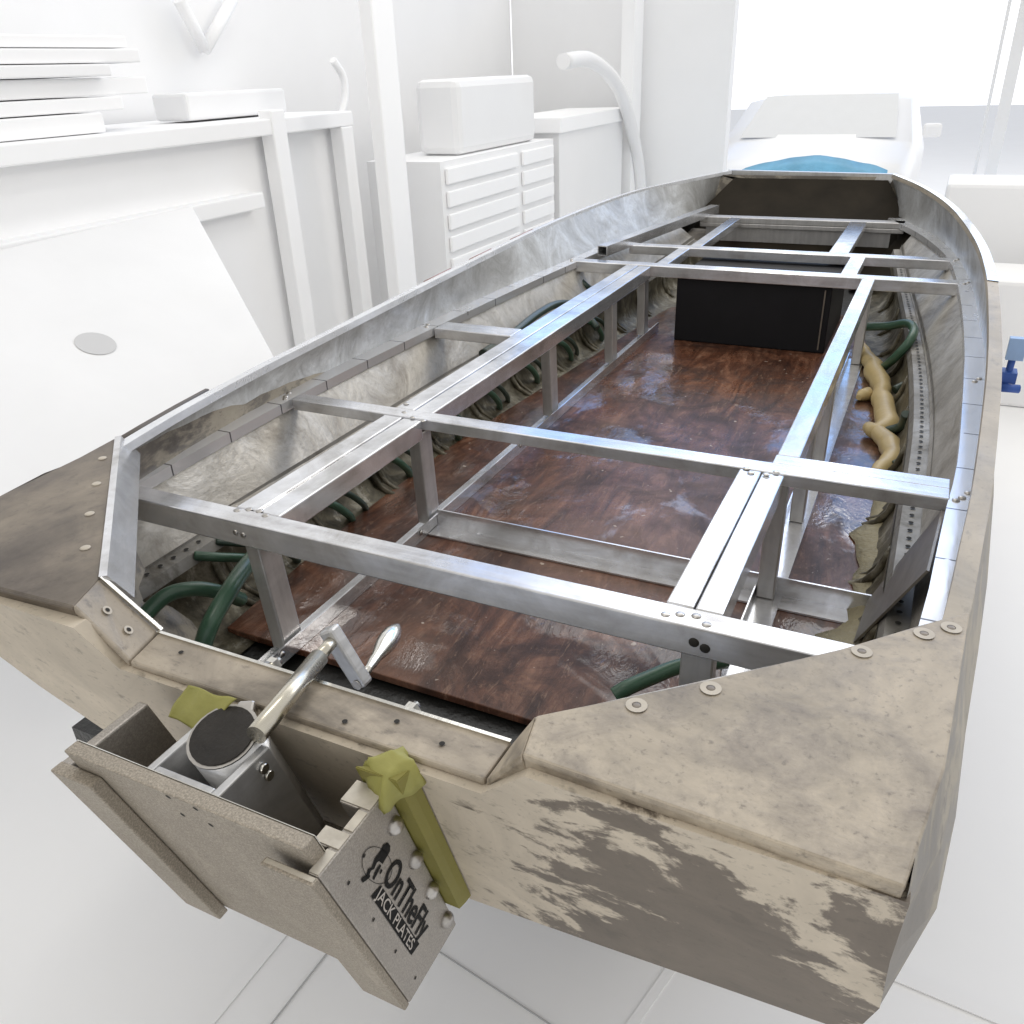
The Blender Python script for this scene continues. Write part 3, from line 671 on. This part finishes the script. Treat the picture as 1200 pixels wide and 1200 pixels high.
# wrapped angle on the starboard side
tp = thing('masking_tape', (.25,.85,-1.2), 'olive strip of tape running down behind the bolted bracket, crumpled at its top', 'tape', 'tape on the transom')
mb = MB()
def col_(z, d): return Vector((0, ty(z)+d, z))
rws = []
for k in range(13):
    z = -.962-.46*k/12; x1 = .276; rws.append([Vector((.20, ty(z)-.037, z)), Vector((x1, ty(z)-.037, z)), Vector((x1+.004, ty(z)-.02, z)), Vector((x1+.006, ty(z)-.003, z))])
mb.grid(rws, False); mb.add(rws[0], [[0,1,2,3]]); mb.build('side_strip', M['tapedk'], tp, thick=.003)
cs = [Pz(423,888,-.955), Pz(476,872,-.95), Pz(497,900,-.965), Pz(447,938,-.985)]
rws = []; n = 22
for jv in range(n+1):
    rr = []
    for iu in range(n+1):
        u, v = iu/n, jv/n; e = max(abs(2*u-1), abs(2*v-1))
        p = cs[0].lerp(cs[1], u).lerp(cs[3].lerp(cs[2], u), v); sk = 1+.10*noise.noise(Vector((u*5, v*5, 3)))
        c_ = (cs[0]+cs[1]+cs[2]+cs[3])/4; p = c_+(p-c_)*sk
        p += Vector((0,0,.016*(1-e*e) - .030*max(0, e-.72)/.28)) + Vector((noise.noise(p*45), noise.noise(p*45+Vector((5,1,2))), noise.noise(p*40+Vector((1,8,3)))))*.0055
        rr.append(p)
    rws.append(rr)
mb = MB(); mb.grid(rws); mb.build('crumpled_top', M['tape'], tp, thick=.002)

# ------------------------------------------------------------------ hoses
def hose(pts, r, label, mt='hose', group='green hoses lying between the ribs', n=10):
    mb = MB(); mb.tube(cat_rom(pts, n), r, 10); o = mb.build('garden_hose', M[mt]); tag(o, label, 'hose', group); return o
hose([Pz(150,770,-1.33), Pz(166,727,-1.28), Pz(195,698,-1.25), Pz(228,690,-1.26), Pz(258,694,-1.30), Pz(283,703,-1.37)], .022, 'thick green hose arching low beside the port chine nearest the stern')
hose([Pz(232,775,-1.36), Pz(245,735,-1.27), Pz(264,700,-1.23), Pz(285,668,-1.22), Pz(308,640,-1.25)], .024, 'thick pale green hose rising behind the aftmost port post')
nth = ['third','fourth','fifth','sixth','seventh','eighth','ninth','tenth']
for k in range(8):
    y = 1.60 + .40*k; t = taper(y); s_ = -1
    for q, (dy, rr, mt, desc) in enumerate(((0,.0145,'hose','green hose'), (.09,.0115,'hosed','thinner dark green hose'))):
        pts = [(s_*.93*t, y-.10+dy, -1.236), (s_*.915*t+.035, y-.06+dy, -1.252), (s_*.895*t+.05, y+.03+dy, -1.30), (s_*.872*t+.04, y+.09+dy, -1.36), (s_*.862*t+.02, y+.13+dy, -1.405), (s_*.86*t, y+.16+dy, -1.445)]
        hose(pts, rr, '%s curving down the port bilge, %s such hose forward of the stern' % (desc, nth[k] if q == 0 else ['first','second','third','fourth','fifth','sixth','seventh','eighth'][k]), mt)
hose([Pz(565,415,-1.13), Pz(600,392,-1.10), Pz(630,368,-1.09), Pz(655,356,-1.12), Pz(680,360,-1.2), Pz(700,385,-1.3)], .02, 'dark green hose looped above the port flange behind the stringer', 'hosed')
hose([Pz(672,310,-1.1), Pz(682,330,-1.12), Pz(700,345,-1.2), Pz(720,365,-1.3)], .018, 'green hose hanging below the port end of the far crossbar', 'hosed')
hose([Pz(1015,383,-1.24), Pz(1040,382,-1.22), Pz(1062,379,-1.18), Pz(1071,386,-1.17), Pz(1066,400,-1.2), Pz(1050,418,-1.28), Pz(1036,430,-1.36)], .021, 'green hose bent in a hairpin loop against the starboard bilge', 'hose')
for i, (p0, p1) in enumerate((((1090,421),(1048,457)), ((1062,485),(1040,505)), ((1080,515),(1048,545)), ((1082,620),(1048,640)))):  # dark tubes in place of ribs and their shadows
    a, b = Pz(*p0, -1.26), Pz(*p1, -1.37); m_ = (a+b)/2 + Vector((.02,0,-.012))
    if i < 3: hose([a, m_, b], .019, ['dark cut hose end on the starboard bilge just aft of the hairpin loop', 'short dark hose stub beside the lower bulge of yellow foam', 'dark hose stub at the aft end of the yellow foam bead'][i], 'hosed')
hose([Pz(720,815,-1.36), Pz(735,806,-1.345), Pz(760,795,-1.34), Pz(800,780,-1.34), Pz(850,775,-1.36)], .02, 'green hose half hidden under the starboard corner deck beside the nearest post', 'hose')

# ------------------------------------------------------------------ foam
fo = thing('foam_bead', (.9,3.4,-1.42), 'bulging bead of yellowed expanding foam along the starboard floor edge', 'foam')
path = [(1006,402,.022),(1015,412,.036),(1022,425,.05),(1028,440,.058),(1033,455,.05),(1030,461,.046),(1034,475,.058),(1039,490,.06),(1040,500,.052),(1026,506,.042),(1018,502,.034),(1016,500,.028)]
mb = MB(); pts = cat_rom([Pz(a,b,-1.385) for a,b,_ in path], 5); rd = []
for i in range(len(path)-1): rd += [path[i][2]+(path[i+1][2]-path[i][2])*k/5 for k in range(5)]
rd.append(path[-1][2]*.6); rd[0] *= .5
pts = [p+Vector((noise.noise(p*9),noise.noise(p*9+Vector((4,4,4))),0))*.014 for p in pts]; rd = [r*.82*(1+.16*noise.noise(p*13)) for r, p in zip(rd, pts)]
mb.tube(pts, 0, 16, radii=rd); mb.build('bulge', M['foam'], fo)
path = [(1024,503,.034),(1034,512,.044),(1044,524,.05),(1046,535,.048),(1040,545,.044),(1032,550,.04),(1026,556,.03)]
mb = MB(); pts = cat_rom([Pz(a,b,-1.385) for a,b,_ in path], 5); rd = []
for i in range(len(path)-1): rd += [path[i][2]+(path[i+1][2]-path[i][2])*k/5 for k in range(5)]
rd.append(path[-1][2]); pts = [p+Vector((noise.noise(p*9),noise.noise(p*9+Vector((4,4,4))),0))*.01 for p in pts]; rd = [r*.85*(1+.16*noise.noise(p*13)) for r, p in zip(rd, pts)]
mb.tube(pts, 0, 16, radii=rd); mb.build('bulge', M['foam'], fo)
mb = MB(); pts = [Pz(a,b,-1.395) for a,b in ((1018,462),(1010,463),(1006,466))]; mb.tube(pts, 0, 12, radii=[.035,.028,.012]); mb.build('bulge', M['foam'], fo)
rws = []
for k in range(26):
    t = k/25; y = 3.15-1.30*t; x = .89
    rws.append([Vector((x-.045-.03*abs(noise.noise(Vector((k*.31,1,2))))-.05*math.exp(-((t-.36)/.05)**2)-.07*math.exp(-((t-.86)/.05)**2), y, -1.416)), Vector((x-.02, y, -1.398+.012*noise.noise(Vector((k*.7,4,2))))), Vector((x+.012, y, -1.39+.012*noise.noise(Vector((k*.7,0,2))))), Vector((x+.04, y, -1.375))])
mb = MB(); mb.grid(rws); o = mb.build('foam_seam', M['foamflat'], thick=.004); tag(o, 'flat ragged seam of dried foam on the starboard floor edge near the brace', 'foam')

# ------------------------------------------------------------------ trailer bits and blue tarp
tr = thing('boat_trailer', (0,2,GZ), 'boat trailer mostly hidden beneath the hull, blue upright guide at its side', 'trailer')
gx = 1.26
mb = MB(); a = Px(1184,395,gx); b = Px(1180,440,gx); y0 = a.y
mb.box(gx, gx+.07, y0-.02, y0+.02, b.z, a.z); mb.build('guide_board', M['bluep'], tr)
mb = MB(); mb.tube([(gx+.03, y0, b.z+.02), (gx+.025, y0, b.z-.12), (gx-.12, y0, b.z-.22), (gx-.5, y0, -1.62)], .016, 8); mb.box(gx-.02, gx+.06, y0-.05, y0+.03, b.z-.10, b.z-.05); mb.tube([(gx+.0,y0-.07,b.z-.115),(gx+.08,y0-.05,b.z-.12)], .02, 8); mb.build('guide_post', M['bluedk'], tr)
mb = MB(); mb.box(-.62,-.44, 2.0, 5, -1.60,-1.515); mb.box(.44,.62,2.0,5,-1.60,-1.515); mb.build('bunk', M['tar'], tr)
mb = MB(); a = Py(84,852,1.0); b = Py(122,892,1.0); mb.box(a.x, b.x+.03, 1.0, 1.3, b.z-.02, a.z); mb.build('bunk_end', M['tar'], tr)
mb = MB(); mb.box(-.9,.9, 2.4,2.55,-1.75,-1.605); mb.box(-.06,.06,2.55,7.6,-1.80,-1.66); mb.build('trailer_frame', M['bluedk'], tr)
for s in (-1,1):
    mb = MB(); mb.tube([(s*.82,2.48,GZ+.29),(s*.62,2.48,GZ+.29)], .285, 28); mb.build('wheel', M['rubber'], tr)
tb = thing('blue_tarp', (.1,8.6,GZ), 'bright blue tarp heaped just beyond the bow of the boat', 'tarp')
rws = []
c0 = Py(868,196,8.6); c1 = Py(1040,192,8.6)
for j in range(9):
    v = j/8; rr = []
    for i in range(25):
        u = i/24; top = Py(868+172*u, 200-16*math.sin(math.pi*min(1,u*1.02))**.7*(1-.1*math.sin(u*9)), 8.6)
        z = top.z + (GZ+.02-top.z)*(v**1.6) + .015*noise.noise(Vector((u*6,v*4,1))); rr.append(Vector((top.x, 8.6-.9*v+.04*noise.noise(Vector((u*8,v*5,7))), z)))
    rws.append(rr)
back = [[Vector((p.x, 8.6+.3*v2, p.z+(GZ+.02-p.z)*v2)) for p in rws[0]] for v2 in (1,.6,.25)]
mb = MB(); mb.grid(back+rws); mb.build('sheet', M['blue'], tb, thick=.01)

# ------------------------------------------------------------------ workshop (all bleached and pale)
mb = MB(); mb.add([(-16,-14,GZ),(16,-14,GZ),(16,11.0,GZ),(-16,11.0,GZ)], [[0,1,2,3]]); o = mb.build('floor', M['floor']); o['kind'] = 'structure'
mb = MB(); mb.add([(-60,11.0,GZ-.006),(60,11.0,GZ-.006),(60,60,GZ-.3),(-60,60,GZ-.3)], [[0,1,2,3]]); o = mb.build('driveway', M['drive']); o['kind'] = 'structure'
def seam(p, q, w, mt):
    a, b = Pz(*p, GZ+.006), Pz(*q, GZ+.006); mb = MB(); mb.bar(a, b, w, .004); o = mb.build('floor_seam', mt); o['kind'] = 'structure'
seam((230,1215),(420,985),.035,M['seam']); seam((315,1203),(400,1095),.003,M['seamd']); seam((500,1105),(660,1210),.0035,M['seamd']); seam((1000,1120),(1230,1215),.05,M['seam'])
seam((720,1230),(790,1130),.03,M['seam'])
XW = -4.3
mb = MB(); mb.box(XW-.15, XW, -6, 10.8, GZ, 3.2); o = mb.build('wall', M['wall']); tag(o, 'pale workshop wall running behind the workbench', 'wall')
mb = MB(); mb.box(XW+.01, -1.55, 10.8, 11, GZ, .96); o = mb.build('wall', M['wall']); tag(o, 'pale end wall beside the bright garage doorway', 'wall')
XB = -3.2
wb = thing('workbench', (XB-.5,3.5,GZ), 'long pale workbench with upright posts along the left wall', 'workbench')
def bz(px, py, x=XB): return Px(px, py, x)
zt = bz(0,150).z; yE = bz(415,150).y
mb = MB(); zb = bz(150,155).z; mb.box(XB-1.0, XB, 1.2, yE, zb-.10, zb); mb.build('top', M['p2'], wb, bevel=.01)
mb = MB(); zl = bz(150,262).z; mb.box(XB-1.0, XB-.02, 1.2, bz(310,215).y, zl-.08, zl+.02); mb.build('shelf', M['p2'], wb, bevel=.01)
yp = bz(325,140).y
for y in (yp, yE-.1, 2.0):
    mb = MB(); mb.box(XB-.1, XB+.012, y-.07, y+.07, GZ, zb-.101 if y != yp else zb+.05); mb.build('leg', M['p1'] if y == yp else M['p3'], wb, bevel=.01)
mb = MB(); mb.box(XB-.2, XB-.14, 1.3, yE-.1, GZ, zb-.102); mb.build('front_panel', M['p2'], wb)  # panel added to keep the space under the bench from going dark
specs = [(0,112,110,'wide pale board at the bottom of the lumber stack',.09,'p2'),(-60,95,140,'pale board second from the bottom of the lumber stack',.06,'p1'),(-20,70,175,'near white plank in the middle of the lumber stack',.08,'p1'),(-80,48,120,'thin pale grey plank above the white one in the lumber stack',.05,'p3'),(-40,25,160,'pale plank second from the top of the lumber stack',.06,'p2'),(-60,5,150,'topmost pale plank of the lumber stack',.05,'p1')]
zc = zb
for k, (p0, yy, p1, lb, hh, mt) in enumerate(specs):
    y1 = bz(p1, 110-18*k, XB-.15).y
    mb = MB(); mb.box(XB-.85+.03*k, XB-.12-.04*(k%3), 1.3, y1, zc+.004, zc+hh+.012); zc += hh+.014
    o = mb.build('lumber_board', M[mt], bevel=.008); tag(o, lb, 'board', 'boards stacked on the workbench')
mb = MB(); a = bz(215,100,XB-.3); b_ = bz(330,80,XB-.3); mb.box(XB-.6, XB-.3, a.y, b_.y, zb+.012, zb+.17); o = mb.build('tool_case', M['p4'], bevel=.02); tag(o, 'pale grey flat case on the workbench beside the lumber', 'case')
mb = MB()
for p in (((210,0),(240,58)), ((272,0),(240,58))):
    mb.tube([Px(*p[0], XW+.1), Px(*p[1], XW+.1)], .045, 8)
o = mb.build('rope_hook', M['p1']); tag(o, 'pale V-shaped strap hanging on the wall above the case', 'strap')
mb = MB(); mb.tube(cat_rom([Px(390,70,XB-.4), Px(402,90,XB-.4), Px(404,115,XB-.4), Px(398,140,XB-.4)],5), .03, 8); o = mb.build('pale_pipe', M['p1']); tag(o, 'short curved pale pipe standing at the right end of the workbench', 'pipe')
# broad pale panel propped on a slant between the workbench and the boat
T1, T2 = Px(-90,312,-3.12), Px(225,240,-3.12); B2 = Px(338,447,-1.80); B1 = B2 + (T1-T2)
pn = thing('sloping_table', ((T1.x+B2.x)/2,(T1.y+B2.y)/2,GZ), 'broad pale sloping table with a grey round spot, left of the boat', 'table')
nv = (T2-T1).cross(B2-T2).normalized(); nv = nv if nv.z > 0 else -nv
mb = MB(); mb.prism([T1, T2, B2, B1], nv*-.05); mb.build('top', M['ptab'], pn, bevel=.012)
for q, b_ in ((T1.lerp(B2,.06), B1.lerp(T2,.08)), (T2.lerp(B1,.06), B2.lerp(T1,.08))):
    mb = MB(); mb.box(q.x-.04, q.x+.04, q.y-.04, q.y+.04, GZ, q.z-.09); mb.build('leg', M['p3'], pn)
    mb = MB(); mb.bar((q.x+.04,q.y,q.z-.75), (b_.x,b_.y,b_.z-.075), .05, .05); mb.build('strut', M['p3'], pn)
r_ = ray(112,403); o_ = Vector((EYE,0,0)); k = (T1-o_).dot(nv)/r_.dot(nv); p = o_+r_*k
mb = MB(); mb.disc(p+nv*.003, nv, .085, 24); mb.build('round_spot', M['spot'], pn)
# post, drawer cabinet, machine, second cabinet, curved hose
XC = -2.6
w = Px(445,0,XC); mb = MB(); mb.box(XC-.1, XC, Px(436,20,XC).y, Px(462,20,XC).y, GZ, 2.8); o = mb.build('support_post', M['p1'], bevel=.012); tag(o, 'tall near white post between the workbench and the drawer cabinet', 'post')
tc = thing('tool_cabinet', (XC-.4,7,GZ), 'pale tool cabinet with a column of wide shallow drawers', 'cabinet')
y0, y1 = Px(520,200,XC).y, Px(652,200,XC).y; z1 = Px(520,190,XC).z
mb = MB(); mb.box(XC-.7, XC-.03, y0, y1, GZ, z1); mb.build('body', M['p3'], tc)
for k in range(6):
    mb = MB(); za = z1-.05-k*.17; mb.box(XC-.028, XC, y0+.06, (y0+y1)/2+.25, za-.12, za); mb.box(XC-.028, XC, (y0+y1)/2+.35, y1-.05, za-.12, za); mb.build('drawer', M['p1'], tc, bevel=.01)
mb = MB(); ya, yb = Px(550,130,XC).y, Px(640,130,XC).y; zq = Px(580,90,XC).z; mb.box(XC-.5, XC-.1, ya, yb, z1, zq); o = mb.build('bench_machine', M['p4'], bevel=.06); tag(o, 'grey boxy machine standing on the drawer cabinet', 'machine')
c2 = thing('side_cabinet', (XC-.4,9.2,GZ), 'plain grey cabinet with a white top beside the drawer cabinet', 'cabinet')
y2, y3 = y1+.12, Px(732,130,XC).y; zk = Px(655,138,XC).z
mb = MB(); mb.box(XC-.7, XC-.02, y2, y3, GZ, zk-.14); mb.build('body', M['p4'], c2); mb = MB(); mb.box(XC-.72, XC+.02, y2-.05, y3+.05, zk-.138, zk); mb.build('top', M['p1'], c2, bevel=.01)
mb = MB(); mb.tube(cat_rom([Px(660,72,XC+.1),Px(690,70,XC+.1),Px(718,92,XC+.1),Px(735,130,XC+.1),Px(748,190,XC+.1),Px(752,240,XC+.1)],6), .07, 10); o = mb.build('duct_hose', M['p4']); tag(o, 'thick grey hose arching down in front of the side cabinet', 'hose')
mb = MB(); mb.box(XC-.1,XC+.05, Px(738,60,XC).y, Px(748,60,XC).y, GZ, 3.0); o = mb.build('door_post', M['p1']); tag(o, 'slim white post at the left edge of the bright doorway', 'post')
# right side door track and stacked boxes
XR = 1.9
mb = MB(); a = Py(1192,20,9.5); b_ = Py(1165,215,9.5); mb.bar((a.x+.05,9.5,2.6),(a.x+.05,9.5,GZ),.10,.06,up=(0,1,0)); mb.bar((a.x-.08,9.55,2.6),(a.x-.08,9.55,GZ),.03,.06,up=(0,1,0)); o = mb.build('door_track', M['p3']); tag(o, 'grey steel track at the right edge of the garage doorway', 'door track')
a = Py(1110,215,8.2); b_ = Py(1205,330,8.2)
mb = MB(); mb.box(a.x, a.x+2.2, 8.2, 8.9, GZ, a.z); o = mb.build('storage_crate', M['p2'], bevel=.03); tag(o, 'large pale crate on the floor right of the bow', 'crate')
mb = MB(); mb.box(a.x+.35, a.x+1.6, 7.2, 7.9, GZ, a.z-.55); o = mb.build('storage_crate', M['p3'], bevel=.03); tag(o, 'lower grey crate in front of the large pale crate', 'crate')
# car outside
car = thing('parked_car', (.5,14,GZ), 'white car facing the garage on the bright driveway beyond the bow', 'car')
YC = 14.; cx = Py(960,140,YC).x; hw = 1.35
zr = Py(960,112,YC).z; zw = Py(960,160,YC).z
def csec(y, pts): return [Vector((cx+x*hw, y, z)) for x, z in pts]
zg = GZ+.25
prof = [(YC-1.9, [(-.9,zg),(-.95,-1.7),(-.85,-1.38),(-.4,-1.32),(.4,-1.32),(.85,-1.38),(.95,-1.7),(.9,zg)]),
        (YC-1.6, [(-1,zg),(-1.0,-1.6),(-.93,-1.22),(-.4,-1.16),(.4,-1.16),(.93,-1.22),(1.0,-1.6),(1,zg)]),
        (YC-.2, [(-1,zg),(-1.02,-1.5),(-.96,zw-.06),(-.4,zw-.01),(.4,zw-.01),(.96,zw-.06),(1.02,-1.5),(1,zg)]),
        (YC+.75, [(-1,zg),(-1.02,-1.5),(-.85,zr-.10),(-.4,zr),(.4,zr),(.85,zr-.10),(1.02,-1.5),(1,zg)]),
        (YC+2.6, [(-1,zg),(-1.02,-1.5),(-.85,zr-.08),(-.4,zr+.03),(.4,zr+.03),(.85,zr-.08),(1.02,-1.5),(1,zg)]),
        (YC+4.0, [(-1,zg),(-1.0,-1.5),(-.88,-1.1),(-.4,-1.0),(.4,-1.0),(.88,-1.1),(1.0,-1.5),(1,zg)])]
mb = MB(); mb.grid([csec(*p) for p in prof]); n = 8
mb.f.append(list(range(8))); mb.sm.append(False); mb.f.append([40+i for i in range(8)]); mb.sm.append(False)
mb.build('body', M['carw'], car)
mb = MB(); u = Vector((0,-.03,.02)); mb.add([Vector((cx-.80*hw,YC-.15,zw-.02))+u, Vector((cx+.80*hw,YC-.15,zw-.02))+u, Vector((cx+.72*hw,YC+.72,zr-.035))+u, Vector((cx-.66*hw,YC+.72,zr-.035))+u],[[0,1,2,3]]); mb.build('windscreen', M['glass'], car)
for s in (-1,1):
    mb = MB(); mb.box(cx+s*hw*1.12-.12, cx+s*hw*1.12+.12, YC+.0, YC+.12, zw-.02, zw+.16); mb.build('mirror', M['p2'], car, bevel=.04)
    mb = MB(); mb.tube([(cx+s*hw*.98,YC-.9,GZ+.32),(cx+s*hw*.8,YC-.9,GZ+.32)], .32, 20); mb.build('wheel', M['p4'], car)
    mb = MB(); mb.dome((cx+s*hw*.68, YC-1.92, -1.5), (0,-1,0), .14, .06); mb.build('headlight', M['p1'], car)

# ------------------------------------------------------------------ world: bright doorway sky ahead, dimmer workshop around
wd = bpy.data.worlds.new('World'); sc.world = wd; wd.use_nodes = True; nt = wd.node_tree; bg = nt.nodes['Background']
tcn = nd(nt, 'ShaderNodeTexCoord'); sp = nd(nt, 'ShaderNodeSeparateXYZ'); nt.links.new(tcn.outputs['Generated'], sp.inputs[0])
X_, Y_, Z_ = sp.outputs
def mr(v, a, b, c, d):
    m = nd(nt, 'ShaderNodeMapRange', interpolation_type='SMOOTHSTEP'); 
    for i, x in enumerate((v, a, b, c, d)):
        if isinstance(x, (int, float)): m.inputs[i].default_value = x
        else: nt.links.new(x, m.inputs[i])
    return m.outputs[0]
room = mix(nt, mr(X_, -1, .6, 0, 1), (.34,.325,.30), (.62,.615,.61))
room = mix(nt, mr(Z_, .35, .95, 0, 1), room, (.62,.61,.59))
room = mix(nt, mr(Y_, -.2, -.9, 0, 1), room, (.66,.65,.63))
az = math_(nt, 'DIVIDE', X_, math_(nt, 'MAXIMUM', Y_, .01))
door = math_(nt, 'MULTIPLY', math_(nt, 'MULTIPLY', mr(az, -.95, -.7, 0, 1), mr(az, .5, .75, 1, 0)), mr(Z_, .47, .56, 1, 0))
skyc = ramp(nt, mr(Z_, 0, .6, 0, 1), [(.0,(1.5,1.54,1.6)), (.28,(1.5,1.62,1.75)), (.42,(.50,.95,1.85)), (.8,(.32,.62,1.3))])
fin = mix(nt, door, room, skyc)
nt.links.new(fin, bg.inputs['Color']); bg.inputs['Strength'].default_value = 1.25

# ------------------------------------------------------------------ lamps
def area(name, loc, tgt, size, power, colr=(1,1,1), sy=None):
    l = bpy.data.lights.new(name, 'AREA'); l.energy = power; l.color = colr; l.size = size
    if sy: l.shape = 'RECTANGLE'; l.size_y = sy
    o = bpy.data.objects.new(name, l); col.objects.link(o); o.location = W(loc)
    d = W(tgt)-W(loc); o.rotation_euler = d.to_track_quat('-Z','Y').to_euler(); return o
area('window_light', (3.2,6.0,2.2), (-.2,2.2,-1.2), .8, 28, (1,.96,.90))
area('ceiling_light', (-.6,.2,2.4), (-.3,1.2,-1.2), .25, 9, (1,.95,.86), 1.6)  # unseen overhead lamp, added to lift the general brightness
area('bench_light', (-1.2,5,3.0), (-4.2,5,-.8), 3, 20, (1,1,1))  # unseen lamp added to brighten the bench and left wall
area('lamp_warm', (-.45,6.6,1.6), (.4,2,-1), .3, 1.2, (1,.9,.66)); area('lamp_cool', (.41,7.9,1.6), (.5,2.2,-1), .3, 1.2, (1,.97,.9))
area('driveway_light', (0,16,9), (0,14,GZ), 8, 260, (1,1,1))  # lamp added above the driveway to whiten it in place of daylight

# ------------------------------------------------------------------ camera
cd = bpy.data.cameras.new('camera'); cam = bpy.data.objects.new('camera', cd); col.objects.link(cam)
right = Vector((AX.x, AY.x, AZ.x)); down = Vector((AX.y, AY.y, AZ.y)); fwd = Vector((AX.z, AY.z, AZ.z))
m = Matrix((right, -down, -fwd)).transposed().to_4x4(); m.translation = W((EYE,0,0)); cam.matrix_world = m
cd.sensor_width = 36; cd.lens = F/1200*36; cd.clip_end = 200; cd.clip_start = .02
sc.camera = cam
for o in sc.objects:
    if '_o' in o: del o['_o']
sc.view_settings.view_transform = 'Standard'; sc.view_settings.look = 'None'; sc.view_settings.exposure = 0; sc.view_settings.gamma = 1
sc.cycles.use_denoising = True
sc.cycles.max_bounces = 8
